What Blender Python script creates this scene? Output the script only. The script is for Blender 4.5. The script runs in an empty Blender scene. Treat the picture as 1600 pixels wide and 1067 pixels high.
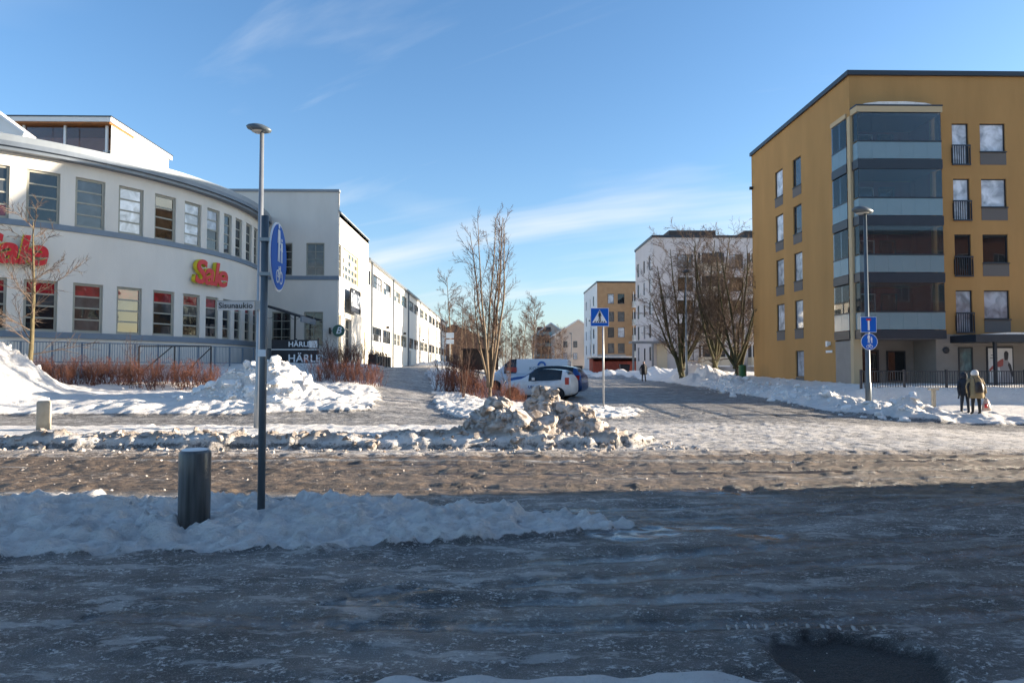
import bpy, bmesh, math, random
import numpy as np
from mathutils import Vector, Matrix
R_ = math.radians
random.seed(7)
# ------------------------------------------------------------------ camera
scene = bpy.context.scene
CAMZ = 1.65; FPX = 1066.7
YAW = R_(-1.074); PITCH = R_(2.12)
cd = bpy.data.cameras.new('camera'); cam = bpy.data.objects.new('camera', cd)
scene.collection.objects.link(cam); scene.camera = cam
cd.lens = 24; cd.sensor_width = 36; cd.clip_end = 6000; cd.clip_start = 0.1
cam.location = (0, 0, CAMZ); cam.rotation_euler = (R_(90) + PITCH, 0, YAW)
# ------------------------------------------------------------------ light
SUN_EL = R_(9.2); SUN_T = math.atan(0.10)
s_dir = Vector((math.cos(SUN_T)*math.cos(SUN_EL), math.sin(SUN_T)*math.cos(SUN_EL), math.sin(SUN_EL)))
ld = bpy.data.lights.new('sun', 'SUN'); ld.energy = 5.0; ld.angle = R_(0.5); ld.color = (1, .86, .68)
sun = bpy.data.objects.new('sun', ld); scene.collection.objects.link(sun)
sun.location = (60, 0, 60); sun.rotation_euler = s_dir.to_track_quat('Z', 'Y').to_euler()
world = bpy.data.worlds.new('World'); scene.world = world; world.use_nodes = True
wn = world.node_tree; wn.nodes.clear()
def wnode(t, **kw):
    n = wn.nodes.new(t)
    for k, v in kw.items(): setattr(n, k, v)
    return n
def wmath(op, a, b=None, c=None):
    n = wnode('ShaderNodeMath', operation=op)
    for i, v in enumerate((a, b, c)):
        if v is None: continue
        if isinstance(v, (int, float)): n.inputs[i].default_value = v
        else: wn.links.new(v, n.inputs[i])
    return n.outputs[0]
sky = wnode('ShaderNodeTexSky', sky_type='NISHITA', sun_disc=False)
sky.sun_elevation = SUN_EL; sky.sun_rotation = math.atan2(s_dir.x, s_dir.y)
sky.altitude = 50; sky.air_density = 1.0; sky.dust_density = 1.0; sky.ozone_density = 3.0
tc = wnode('ShaderNodeTexCoord'); sx = wnode('ShaderNodeSeparateXYZ'); wn.links.new(tc.outputs['Generated'], sx.inputs[0])
zz = wmath('ADD', wmath('MAXIMUM', sx.outputs[2], 0.0), 0.16)
cx = wmath('DIVIDE', sx.outputs[0], zz); cy = wmath('DIVIDE', sx.outputs[1], zz)
# high cirrus lies on a flat layer: rotate so that streaks run one way, stretch, fibrous noise
def cirrus(ang, sx_, sy_, off, scale, lo, hi, detail=7):
    a = R_(ang)
    u = wmath('ADD', wmath('MULTIPLY', cx, math.cos(a)), wmath('MULTIPLY', cy, math.sin(a)))
    v = wmath('SUBTRACT', wmath('MULTIPLY', cy, math.cos(a)), wmath('MULTIPLY', cx, math.sin(a)))
    cb = wnode('ShaderNodeCombineXYZ')
    wn.links.new(wmath('MULTIPLY', u, sx_), cb.inputs[0]); wn.links.new(wmath('MULTIPLY', v, sy_), cb.inputs[1]); cb.inputs[2].default_value = off
    nz = wnode('ShaderNodeTexNoise'); nz.inputs['Scale'].default_value = scale; nz.inputs['Detail'].default_value = detail
    nz.inputs['Roughness'].default_value = 0.55; nz.inputs['Distortion'].default_value = 0.5
    wn.links.new(cb.outputs[0], nz.inputs['Vector'])
    mr = wnode('ShaderNodeMapRange', interpolation_type='SMOOTHSTEP'); mr.inputs['From Min'].default_value = lo; mr.inputs['From Max'].default_value = hi
    wn.links.new(nz.outputs['Fac'], mr.inputs['Value']); return mr.outputs[0]
c1 = cirrus(-27, 0.34, 1.2, 17.9, 0.8, 0.47, 0.84, 5)
c2 = cirrus(-33, 0.5, 2.2, 8.7, 1.2, 0.58, 0.90)
c3 = cirrus(10, 0.25, 0.45, 1.7, 0.8, 0.41, 0.78, 4)
cl = wmath('MINIMUM', wmath('ADD', wmath('MULTIPLY', c1, 0.95), wmath('ADD', wmath('MULTIPLY', c2, 0.55), wmath('MULTIPLY', c3, 0.55))), 0.85)
mx = wnode('ShaderNodeMix', data_type='RGBA'); hz = wmath('MULTIPLY', wmath('POWER', 2.718, wmath('MULTIPLY', wmath('MAXIMUM', sx.outputs[2], 0.0), -9.0)), 0.55)
wn.links.new(wmath('MAXIMUM', cl, hz), mx.inputs[0])
tint = wnode('ShaderNodeMix', data_type='RGBA', blend_type='MULTIPLY'); tint.inputs[0].default_value = 1; tint.inputs[7].default_value = (.86, 1.0, 1.10, 1); wn.links.new(sky.outputs[0], tint.inputs[6])
wn.links.new(tint.outputs[2], mx.inputs[6]); mx.inputs[7].default_value = (3.1, 3.25, 3.35, 1)
bg = wnode('ShaderNodeBackground'); bg.inputs[1].default_value = 0.095
wn.links.new(mx.outputs[2], bg.inputs[0]); wo = wnode('ShaderNodeOutputWorld'); wn.links.new(bg.outputs[0], wo.inputs[0])
scene.view_settings.view_transform = 'Standard'; scene.view_settings.look = 'None'
scene.view_settings.exposure = 1.75; scene.view_settings.gamma = 1.0
scene.render.resolution_x = 1024; scene.render.resolution_y = 682
# ------------------------------------------------------------------ helpers
col = scene.collection
def ray(px, py):
    u = (px-800)/FPX; v = (533.5-py)/FPX
    y = math.cos(PITCH)-v*math.sin(PITCH); z = math.sin(PITCH)+v*math.cos(PITCH)
    c, s = math.cos(YAW), math.sin(YAW)
    return Vector((c*u-s*y, s*u+c*y, z))
def at(px, py, Y):
    d = ray(px, py); t = Y/d.y; return Vector((d.x*t, Y, CAMZ+d.z*t))
def tag(o, label=None, cat=None, group=None, kind=None):
    if label: o['label'] = label
    if cat: o['category'] = cat
    if group: o['group'] = group
    if kind: o['kind'] = kind
    return o
def empty(name, loc=(0, 0, 0), rz=0, parent=None):
    o = bpy.data.objects.new(name, None); col.objects.link(o); o.location = loc; o.rotation_euler = (0, 0, rz)
    o.empty_display_size = .2
    if parent: o.parent = parent
    return o
def link(name, me, mat=None, parent=None, loc=(0, 0, 0), rz=0):
    o = bpy.data.objects.new(name, me); col.objects.link(o); o.location = loc; o.rotation_euler = (0, 0, rz)
    if mat is not None and len(me.materials) == 0: me.materials.append(mat)
    if parent: o.parent = parent
    return o
def copy_tree(o, parent=None):
    c = o.copy(); col.objects.link(c); c.parent = parent
    for ch in list(o.children): copy_tree(ch, c)
    return c
class MB:
    def __init__(s): s.v = []; s.f = []
    def add(s, vs, fs):
        n = len(s.v); s.v += [tuple(v) for v in vs]; s.f += [tuple(i+n for i in f) for f in fs]; return s
    def box(s, x0, x1, y0, y1, z0, z1):
        return s.add([(x0,y0,z0),(x1,y0,z0),(x1,y1,z0),(x0,y1,z0),(x0,y0,z1),(x1,y0,z1),(x1,y1,z1),(x0,y1,z1)],
            [(0,3,2,1),(4,5,6,7),(0,1,5,4),(1,2,6,5),(2,3,7,6),(3,0,4,7)])
    def bar(s, a, b, w, h=None):
        a = Vector(a); b = Vector(b); d = (b-a).normalized(); h = h or w
        up = Vector((0, 0, 1)) if abs(d.z) < .95 else Vector((0, 1, 0))
        r = d.cross(up).normalized()*w/2; u = r.cross(d).normalized()*h/2
        vs = [a-r-u, a+r-u, a+r+u, a-r+u, b-r-u, b+r-u, b+r+u, b-r+u]
        return s.add(vs, [(0,1,2,3),(7,6,5,4),(0,4,5,1),(1,5,6,2),(2,6,7,3),(3,7,4,0)])
    def tube(s, pts, radii, n=8, cap=True):
        pts = [Vector(p) for p in pts]; rings = []
        if isinstance(radii, (int, float)): radii = [radii]*len(pts)
        base = len(s.v)
        for i, p in enumerate(pts):
            d = (pts[min(i+1, len(pts)-1)]-pts[max(i-1, 0)]).normalized()
            up = Vector((0, 0, 1)) if abs(d.z) < .9 else Vector((1, 0, 0))
            r = d.cross(up).normalized(); u = r.cross(d)
            for k in range(n):
                a = 2*math.pi*k/n; s.v.append(tuple(p+(r*math.cos(a)+u*math.sin(a))*radii[i]))
        for i in range(len(pts)-1):
            for k in range(n):
                a = base+i*n+k; b = base+i*n+(k+1) % n; s.f.append((a, b, b+n, a+n))
        if cap:
            s.f.append(tuple(base+k for k in range(n))[::-1]); e = base+(len(pts)-1)*n; s.f.append(tuple(e+k for k in range(n)))
        return s
    def lathe(s, prof, n=20, c=(0, 0, 0)):
        base = len(s.v); m = len(prof)
        for r, z in prof:
            for k in range(n):
                a = 2*math.pi*k/n; s.v.append((c[0]+r*math.cos(a), c[1]+r*math.sin(a), c[2]+z))
        for i in range(m-1):
            for k in range(n):
                a = base+i*n+k; b = base+i*n+(k+1) % n; s.f.append((a, b, b+n, a+n))
        s.f.append(tuple(base+k for k in range(n))[::-1]); e = base+(m-1)*n; s.f.append(tuple(e+k for k in range(n)))
        return s
    def prism(s, pts2, y0, y1):      # polygon in x,z extruded along y
        n = len(pts2); base = len(s.v)
        s.v += [(p[0], y0, p[1]) for p in pts2]+[(p[0], y1, p[1]) for p in pts2]
        s.f.append(tuple(base+i for i in range(n))); s.f.append(tuple(base+n+i for i in range(n))[::-1])
        for i in range(n):
            j = (i+1) % n; s.f.append((base+j, base+i, base+n+i, base+n+j))
        return s
    def mesh(s, name, mat=None, smooth=False, fix=True):
        me = bpy.data.meshes.new(name); me.from_pydata(s.v, [], s.f)
        if fix:
            b = bmesh.new(); b.from_mesh(me); bmesh.ops.recalc_face_normals(b, faces=b.faces); b.to_mesh(me); b.free()
        if mat: me.materials.append(mat)
        if smooth: me.polygons.foreach_set('use_smooth', [True]*len(me.polygons))
        me.update(); return me
    def build(s, name, mat, parent=None, loc=(0, 0, 0), rz=0, smooth=False):
        return link(name, s.mesh(name, mat, smooth), None, parent, loc, rz)
# ------------------------------------------------------------------ materials
MATS = {}
def mat(name, color, rough=.7, spec=.5, metal=0, nscale=0, namt=.15, bump=0, bscale=None, coat=0, color2=None, alpha=1, streak=0, emit=None):
    if name in MATS: return MATS[name]
    m = bpy.data.materials.new(name); m.use_nodes = True; nt = m.node_tree; b = nt.nodes['Principled BSDF']
    b.inputs['Base Color'].default_value = (*color, 1); b.inputs['Roughness'].default_value = rough
    b.inputs['Specular IOR Level'].default_value = spec; b.inputs['Metallic'].default_value = metal
    b.inputs['Coat Weight'].default_value = coat; b.inputs['Coat Roughness'].default_value = .03
    if alpha < 1: b.inputs['Alpha'].default_value = alpha
    if emit: b.inputs['Emission Color'].default_value = (*color, 1); b.inputs['Emission Strength'].default_value = emit
    if nscale or bump:
        g = nt.nodes.new('ShaderNodeNewGeometry')
        mp = nt.nodes.new('ShaderNodeMapping'); nt.links.new(g.outputs['Position'], mp.inputs[0])
        if streak: mp.inputs['Scale'].default_value = (1, 1, 1/streak)
        n = nt.nodes.new('ShaderNodeTexNoise'); n.inputs['Scale'].default_value = nscale or 5; n.inputs['Detail'].default_value = 6; n.inputs['Roughness'].default_value = .62
        nt.links.new(mp.outputs[0], n.inputs['Vector'])
        if nscale:
            c2 = color2 or tuple(c*(1-namt*2) for c in color)
            mr = nt.nodes.new('ShaderNodeMapRange'); mr.inputs['From Min'].default_value = .3; mr.inputs['From Max'].default_value = .7
            nt.links.new(n.outputs['Fac'], mr.inputs['Value'])
            x = nt.nodes.new('ShaderNodeMix'); x.data_type = 'RGBA'; x.inputs[6].default_value = (*color, 1); x.inputs[7].default_value = (*c2, 1)
            nt.links.new(mr.outputs[0], x.inputs[0]); nt.links.new(x.outputs[2], b.inputs['Base Color'])
        if bump:
            n2 = nt.nodes.new('ShaderNodeTexNoise'); n2.inputs['Scale'].default_value = bscale or 30; n2.inputs['Detail'].default_value = 4
            nt.links.new(g.outputs['Position'], n2.inputs['Vector'])
            bp = nt.nodes.new('ShaderNodeBump'); bp.inputs['Strength'].default_value = bump; bp.inputs['Distance'].default_value = .02
            nt.links.new(n2.outputs['Fac'], bp.inputs['Height']); nt.links.new(bp.outputs[0], b.inputs['Normal'])
    MATS[name] = m; return m
def glassmat(name, color, refl=1.75, rough=.02, wav=.006):
    # window glass seen from outside: dark room (or blind) behind, double-pane mirror reflection in front
    if name in MATS: return MATS[name]
    m = bpy.data.materials.new(name); m.use_nodes = True; nt = m.node_tree; b = nt.nodes['Principled BSDF']
    b.inputs['Base Color'].default_value = (*color, 1); b.inputs['Roughness'].default_value = .6; b.inputs['Specular IOR Level'].default_value = 0
    # uneven things in the room behind the pane
    g0 = nt.nodes.new('ShaderNodeNewGeometry'); n0 = nt.nodes.new('ShaderNodeTexNoise'); n0.inputs['Scale'].default_value = 1.7; n0.inputs['Detail'].default_value = 3; n0.inputs['Distortion'].default_value = .6
    nt.links.new(g0.outputs['Position'], n0.inputs['Vector']); r0 = nt.nodes.new('ShaderNodeMapRange'); r0.inputs['From Min'].default_value = .35; r0.inputs['From Max'].default_value = .65
    nt.links.new(n0.outputs['Fac'], r0.inputs['Value']); x0 = nt.nodes.new('ShaderNodeMix'); x0.data_type = 'RGBA'; nt.links.new(r0.outputs[0], x0.inputs[0])
    x0.inputs[6].default_value = (*[c*.55 for c in color], 1); x0.inputs[7].default_value = (*[min(c*1.35, .8) for c in color], 1); nt.links.new(x0.outputs[2], b.inputs['Base Color'])
    gl = nt.nodes.new('ShaderNodeBsdfGlossy'); gl.inputs['Roughness'].default_value = rough; gl.inputs['Color'].default_value = (.93, .97, 1, 1)
    fr = nt.nodes.new('ShaderNodeFresnel'); fr.inputs['IOR'].default_value = refl
    g = nt.nodes.new('ShaderNodeNewGeometry'); n = nt.nodes.new('ShaderNodeTexNoise'); n.inputs['Scale'].default_value = .9; n.inputs['Detail'].default_value = 1
    nt.links.new(g.outputs['Position'], n.inputs['Vector'])
    bp = nt.nodes.new('ShaderNodeBump'); bp.inputs['Strength'].default_value = 1; bp.inputs['Distance'].default_value = wav
    nt.links.new(n.outputs['Fac'], bp.inputs['Height']); nt.links.new(bp.outputs[0], gl.inputs['Normal'])
    mxs = nt.nodes.new('ShaderNodeMixShader'); nt.links.new(fr.outputs[0], mxs.inputs[0]); nt.links.new(b.outputs[0], mxs.inputs[1]); nt.links.new(gl.outputs[0], mxs.inputs[2])
    nt.links.new(mxs.outputs[0], nt.nodes['Material Output'].inputs[0]); MATS[name] = m; return m
def clearglass(name, tint, opac):
    # see-through balcony glazing: mostly transparent, Fresnel mirror
    if name in MATS: return MATS[name]
    m = bpy.data.materials.new(name); m.use_nodes = True; nt = m.node_tree; nt.nodes.remove(nt.nodes['Principled BSDF'])
    tr = nt.nodes.new('ShaderNodeBsdfTransparent'); tr.inputs[0].default_value = (*tint, 1)
    df = nt.nodes.new('ShaderNodeBsdfDiffuse'); df.inputs[0].default_value = (.30, .42, .48, 1)
    m1 = nt.nodes.new('ShaderNodeMixShader'); m1.inputs[0].default_value = opac; nt.links.new(tr.outputs[0], m1.inputs[1]); nt.links.new(df.outputs[0], m1.inputs[2])
    gl = nt.nodes.new('ShaderNodeBsdfGlossy'); gl.inputs['Roughness'].default_value = .02
    fr = nt.nodes.new('ShaderNodeFresnel'); fr.inputs[0].default_value = 1.5
    m2 = nt.nodes.new('ShaderNodeMixShader'); nt.links.new(fr.outputs[0], m2.inputs[0]); nt.links.new(m1.outputs[0], m2.inputs[1]); nt.links.new(gl.outputs[0], m2.inputs[2])
    nt.links.new(m2.outputs[0], nt.nodes['Material Output'].inputs[0]); MATS[name] = m; return m
plaster = mat('white_plaster', (.70, .66, .60), .9, .2, nscale=.7, namt=.06, bump=.25, bscale=14, streak=3)
plaster2 = mat('cream_plaster', (.74, .70, .63), .9, .2, nscale=.5, namt=.05, bump=.2, bscale=14, streak=3)
greymetal = mat('grey_metal', (.16, .19, .23), .45, .5, .3, nscale=2, namt=.1)
fascia = mat('fascia_metal', (.25, .28, .31), .45, .5, .2, nscale=1, namt=.08)
framegrey = mat('window_frame_greige', (.33, .32, .27), .55, .4, nscale=3, namt=.06)
framecream = mat('window_frame_cream', (.62, .55, .38), .55, .4)
framedark = mat('window_frame_dark', (.02, .026, .036), .45, .5)
framewhite = mat('window_frame_white', (.75, .75, .74), .5)
bluesill = mat('blue_grey_sill', (.17, .22, .28), .5, .4, nscale=2, namt=.08)
G_dark = glassmat('glass_dark', (.012, .014, .017))
G_mid = glassmat('glass_mid', (.05, .055, .06))
G_brown = glassmat('glass_brown', (.07, .04, .025))
G_blind = glassmat('glass_white_blind', (.55, .56, .60))
G_pale = glassmat('glass_pale_blind', (.36, .38, .42))
G_red = glassmat('glass_red_band', (.24, .012, .02))
G_teal = glassmat('glass_teal', (.12, .19, .20))
ochre = mat('ochre_render', (.45, .262, .105), .9, .15, nscale=.6, namt=.09, streak=5, bump=.3, bscale=22)
darkmetal = mat('dark_blue_metal', (.018, .027, .042), .4, .5, nscale=1.5, namt=.1)
def P3(o): return o
# ------------------------------------------------------------------ terrain
def _hash(ix, iy, seed):
    n = (ix.astype(np.int64)*374761393 + iy.astype(np.int64)*668265263 + seed*974711) & 0x7fffffff
    n = ((n ^ (n >> 13))*1274126177) & 0x7fffffff
    return ((n ^ (n >> 16)) & 0xffff)/65535.0
def vnoise(x, y, seed=0):
    ix = np.floor(x); iy = np.floor(y); fx = x-ix; fy = y-iy
    fx = fx*fx*fx*(fx*(fx*6-15)+10); fy = fy*fy*fy*(fy*(fy*6-15)+10)
    a = _hash(ix, iy, seed); b = _hash(ix+1, iy, seed); c = _hash(ix, iy+1, seed); d = _hash(ix+1, iy+1, seed)
    return a*(1-fx)*(1-fy)+b*fx*(1-fy)+c*(1-fx)*fy+d*fx*fy
def fbm(x, y, seed=0, octv=4, gain=.5):
    s = 0; a = 1; t = 0
    for o in range(octv):
        ca, sa = math.cos(o*.7+.3), math.sin(o*.7+.3)
        s = s+a*vnoise((x*ca-y*sa)*2**o, (x*sa+y*ca)*2**o, seed+o*17); t += a; a *= gain
    return s/t
def sstep(a, b, x):
    t = np.clip((x-a)/(b-a), 0, 1); return t*t*(3-2*t)
def base_z(x, y):
    r = -.02+.37*sstep(26, 62, y)+.35*sstep(62, 130, y)
    r = r-.30*sstep(9, 16, x)*(1-sstep(26, 33, y))*sstep(12, 19, y)
    r = r-.22*sstep(15.3, 17, x)*sstep(24.5, 27, y)*(1-sstep(31.0, 31.6, y))
    r = r+.55*sstep(14.5, 18, x)*sstep(30.9, 31.7, y)
    left = 1.62*np.clip((y-20)/18, 0, 1)**1.0
    wx = 1-sstep(-6.5, 1.5, x)
    return r*(1-wx)+left*wx
POLY = {
 'island': [(-60,5.6),(-8,5.85),(-4.6,6.02),(-1.5,6.35),(.6,6.8),(1.55,7.15),(.7,7.9),(-1,8.55),(-4,8.75),(-60,8.9)],
 'strip': [(-70,13.9),(-2,13.95),(2.9,14.2),(3.5,15.4),(1.2,17.3),(-1.5,18.6),(-70,18.6)],
 'left': [(-90,21.3),(-8,21.5),(-4.3,22.6),(-4.5,26),(-5.4,31),(-6.6,37),(-7.4,44),(-9.9,46),(-90,46)],
 'median': [(-1.3,21.4),(1.5,20.8),(4.5,22.4),(5.3,25.4),(3.7,27.6),(-.6,30),(-.9,36),(-2,46),(-3.5,70),(-6,70),(-5,48),(-4,38),(-2.9,29),(-2.2,24)],
 'right': [(13.5,75),(13.3,34),(13.1,28),(13.9,23.7),(17,22.6),(70,22.9),(70,75)],
 'near': [(-12,1.0),(-12,3.2),(-2.2,3.35),(-.7,3.72),(1.1,3.72),(1.45,3.52),(1.8,3.3),(2.1,3.25),(2.6,3.62),(4,3.75),(12,3.6),(12,1.0)],
}
PATCH = [(1.56,4.2),(1.8,4.3),(2.1,4.27),(2.42,4.12),(2.5,3.85),(2.42,3.5),(2.2,3.2),(1.75,3.3),(1.58,3.75)]
def sdist(poly, x, y):
    d = np.full(x.shape, 1e9); ins = np.zeros(x.shape, bool); n = len(poly)
    for i in range(n):
        ax, ay = poly[i]; bx, by = poly[(i+1) % n]; ex, ey = bx-ax, by-ay
        t = np.clip(((x-ax)*ex+(y-ay)*ey)/(ex*ex+ey*ey), 0, 1)
        d = np.minimum(d, (x-ax-t*ex)**2+(y-ay-t*ey)**2)
        c = ((ay > y) != (by > y)); ins ^= c & (x < (bx-ax)*(y-ay)/((by-ay) if by != ay else 1e-9)+ax)
    d = np.sqrt(d); return np.where(ins, d, -d)
def fields(x, y):
    x = np.asarray(x, float); y = np.asarray(y, float)
    z = base_z(x, y)
    n1 = fbm(x*1.3, y*1.3, 3, 5); n2 = fbm(x*5, y*5, 11, 4); n3 = fbm(x*.35, y*.35, 23, 3)
    rid = 1-np.abs(2*fbm(x*2.2, y*2.2, 31, 4)-1)
    edge = (n1-.5)*.9+(n2-.5)*.35
    sd = {k: sdist(p, x, y) for k, p in POLY.items()}
    snow = np.zeros_like(x); h = np.zeros_like(x); dirt = np.zeros_like(x)
    # island in the foreground: trodden lumpy snow
    s = sd['island']+edge*.45; m = sstep(-.05, .12, s); snow = np.maximum(snow, m)
    n4 = fbm(x*9, y*9, 61, 3); fp = vnoise(x*3.1, y*3.1, 67)
    n5 = fbm(x*16, y*16, 63, 2)
    h += m*(.03+.05*sstep(0, 1.0, s)+.10*(n1-.42)+.16*(n2-.5)+.15*(n4-.5)+.07*(n5-.5)+.05*(rid-.75)-.06*sstep(.62, .80, fp))
    dirt = np.maximum(dirt, m*.30*sstep(.55, .75, n1))
    # ploughed strip with a raw dirty ridge at the road side
    s = sd['strip']+edge*.5; m = sstep(-.06, .14, s); snow = np.maximum(snow, m)
    rg = np.exp(-((y-14.45-(n3-.5)*.5)/.42)**2)*(x < 3.6)
    h += m*(.10+.05*(n1-.5)+.06*(n2-.5))+rg*m*(.14+.34*(n1-.4)+.22*(n2-.5)); dirt = np.maximum(dirt, rg*m*(.25+.9*(n2)))
    for k, amp in (('left', .13), ('median', .12), ('right', .11)):
        s = sd[k]+edge*.8; m = sstep(-.08, .25, s); snow = np.maximum(snow, m)
        h += m*(.07+amp*sstep(0, 1.6, s)+amp*1.5*(n1-.45)+.8*(n2-.5)*amp)
    # bank shovelled up along the yellow house
    bk = np.exp(-((x-14.9-(n3-.5)*1.0)/1.0)**2)*sstep(22.5, 25, y)*(1-sstep(50, 60, y))
    bk2 = np.exp(-((y-25.3-(n3-.5))/1.3)**2)*sstep(13, 15, x)*(1-sstep(17, 20, x))
    h += bk*(.12+.5*(n1-.3)+.26*(n2-.5))+bk2*(.10+.45*(n1-.3)); dirt = np.maximum(dirt, bk*.45*n2)
    # heaps beyond the crossing and along the far street
    for (hx, hy, hr, hh) in ((12.5,74,2.6,1.0),(15.5,70,2.2,.8),(9.6,82,2.5,1.0),(17,62,2.0,.9),(15.8,52,1.5,.8),(15.2,44,1.3,.55),(-7.5,80,2.5,.8),(16.3,57,1.6,.9)):
        g = np.exp(-(((x-hx)**2+(y-hy)**2)/hr**2)); h += g*hh*(.6+.8*n1); snow = np.maximum(snow, sstep(.12, .35, g+edge*.2))
    # heaps on the left bank: big one out to the left, one by the lamp
    for (hx, hy, rx, ry, hh) in ((-19.6,24.8,2.8,1.8,2.2),(-17.2,24.2,1.5,1.3,.55),(-8.5,24.8,1.25,1.0,1.05),(-9.8,24.6,.9,.8,.45),(-7.3,24.6,1.1,.9,.45)):
        g = np.exp(-(((x-hx)/rx)**2+((y-hy)/ry)**2)**1.25)
        h += g*hh*(.72+.55*(n1-.2)+.3*(rid-.6)+.22*(n2-.5)); dirt = np.maximum(dirt, g*.28*sstep(.5, .7, n1))
    s = sd['near']+edge*.22; m = sstep(-.03, .08, s); snow = np.maximum(snow, m); h += m*(.03+.05*sstep(0, .4, s)+.05*(n1-.4)+.03*(n2-.5))
    far = sstep(62, 90, y)*(.35+.5*(n3 > .45)); snow = np.maximum(snow, far*sstep(.3, .6, n1+.1))
    snow = np.maximum(snow, sstep(-3, -16, y)*.8)
    beyond = np.maximum(sstep(60, 90, np.abs(x)), sstep(150, 200, y)); snow = np.maximum(snow, beyond*.9)
    # the path up to the factory: thin trodden snow over ice
    path = (x < 0)*(x > -9)*sstep(21.5, 23, y)*(y < 75)
    snow = np.maximum(snow, path*.42*(.6+.8*n1))
    pav = sstep(18.4, 19, y)*(1-sstep(20.9, 21.6, y))*(x < -1); snow = np.maximum(snow, pav*.36*(.5+n1))
    # carriageways
    st = fbm(x*.16, y*2.4+.25*np.sin(x*.22), 41, 4)          # streaks along the cross street
    road = (1-snow)
    sunlit_band = sstep(8.3, 9.4, y+.04*x)*(1-sstep(26, 33, y))*(1-pav)*(x > -60)
    brown = sunlit_band*sstep(.26, .52, st+.25*np.exp(-((y-10.6)/1.6)**2))*(1-.75*sstep(13.0, 14.5, y))  # brown sand, with warm sunlight on the lit road painted in
    slush = sstep(12.3, 13.4, y+.9*(st-.5))*(1-sstep(19, 24.5, y))*(1-pav)*(x > -1.0)*.85
    slush = np.maximum(slush, sstep(12.4, 13.1, y+.6*(st-.5))*(1-sstep(13.9, 14.6, y))*.8)
    slush = np.maximum(slush, .55*sstep(.55, .7, fbm(x*.5, y*1.2, 53, 4))*sunlit_band)
    slush = np.maximum(slush, .55*np.exp(-((y-9.3-.25*x+.35*np.sin(x*.5))/.5)**2)*sstep(2.5, 5, x))
    snow = np.maximum(snow, slush*(.46+.46*n2)*road)
    rut = np.zeros_like(x); ridge = np.zeros_like(x)
    for yc in (9.45, 10.9, 11.9, 12.9):
        dy = y-yc-.10*np.sin(x*.3+yc)-.012*np.maximum(x-2, 0)**1.6; rut += np.exp(-(dy/.15)**2)*(.6+.8*(n3-.2)); ridge = ridge+np.exp(-((np.abs(dy)-.27)/.09)**2)*(n2*1.2)
    for xc in (6.2, 7.9, 9.8, 11.4):
        rut += np.exp(-((x-xc-.15*np.sin(y*.2)+.02*np.maximum(26-y, 0)**1.5)/.17)**2)*sstep(18, 24, y)*.7
    snow = np.maximum(snow, np.clip(ridge*sunlit_band, 0, 1)*.50*road)
    trk = np.zeros_like(x)
    for (y0, sl, cv) in ((5.35, .10, .020), (5.9, .10, .022), (4.55, -.03, .012), (5.0, -.03, .014), (7.4, .02, .030), (7.9, .02, .034)):
        d_ = y-y0-sl*x-cv*np.maximum(x+1, 0)**2*.6-.06*np.sin(x*.7+y0); trk = np.maximum(trk, np.exp(-(d_/.13)**2)*(y < 8.8)*(.5+.7*(n3 > .42)))
    snow = snow*(1-.6*trk*(snow < .5)); rut = rut+trk*.45
    h += road*(-.045*rut+.03*np.clip(ridge, 0, 1)+.045*(n2-.5)+.025*(n1-.5)+.03*(st-.5))
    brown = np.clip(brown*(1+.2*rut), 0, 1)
    # the bare wet asphalt patch melted through the ice, lower than the crust round it
    pd = sdist(PATCH, x, y)+(n2-.5)*.16
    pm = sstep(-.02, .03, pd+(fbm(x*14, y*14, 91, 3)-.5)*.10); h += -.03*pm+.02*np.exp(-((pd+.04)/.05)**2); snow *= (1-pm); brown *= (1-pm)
    wet = np.clip(.35+.9*(n3-.45)+.75*rut*sunlit_band+.55*trk, 0, 1)
    pud = sstep(.56, .64, fbm(x*.42, y*1.6, 77, 3))*np.exp(-((y-9.15)/.55)**2)*sstep(-3, -1, x)*(1-sstep(3, 4.5, x))
    pud2 = sstep(.57, .64, fbm(x*.8, y*2.4, 79, 3))*np.exp(-((y-6.9)/.55)**2)*sstep(.2, 1.2, x)*(1-sstep(2.6, 3.4, x))
    wet = np.maximum(wet, np.maximum(pud, pud2*.9)*1.5)
    h -= .02*np.clip(pud, 0, 1)*road
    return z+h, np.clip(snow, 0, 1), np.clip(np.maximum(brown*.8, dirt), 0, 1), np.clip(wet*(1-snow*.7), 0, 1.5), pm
def gz(x, y): return float(fields(np.array([x]), np.array([y]))[0][0])
def spaced(parts):
    out = []
    for a, b, d in parts: out += list(np.arange(a, b-1e-6, d))
    return np.array(out+[parts[-1][1]])
gx = np.concatenate([-np.geomspace(2500, 62, 14), spaced([(-60,-26,1.0),(-26,-10,.13),(-10,8.5,.05),(8.5,20,.10),(20,60,.8)]), np.geomspace(64, 2500, 14)])
gy = np.concatenate([-np.geomspace(400, 3, 10), spaced([(-2,2.6,.5),(2.6,9.6,.04),(9.6,15.6,.055),(15.6,28,.10),(28,60,.4),(60,140,2.5)]), np.geomspace(145, 4000, 16)])
GX, GY = np.meshgrid(gx, gy)
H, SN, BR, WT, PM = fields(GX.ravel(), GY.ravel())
nx, ny = len(gx), len(gy)
co = np.stack([GX.ravel(), GY.ravel(), H], 1)
idx = np.arange(nx*ny).reshape(ny, nx)
Q = np.stack([idx[:-1, :-1], idx[:-1, 1:], idx[1:, 1:], idx[1:, :-1]], -1).reshape(-1, 4)
fcx = co[Q, 0].mean(1); fcy = co[Q, 1].mean(1); fsn = SN[Q].mean(1)
def inside(k): return sdist(POLY[k], fcx, fcy) > 0
snowy = inside('island') | inside('strip') | inside('left') | inside('median') | inside('right') | inside('near')
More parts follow.
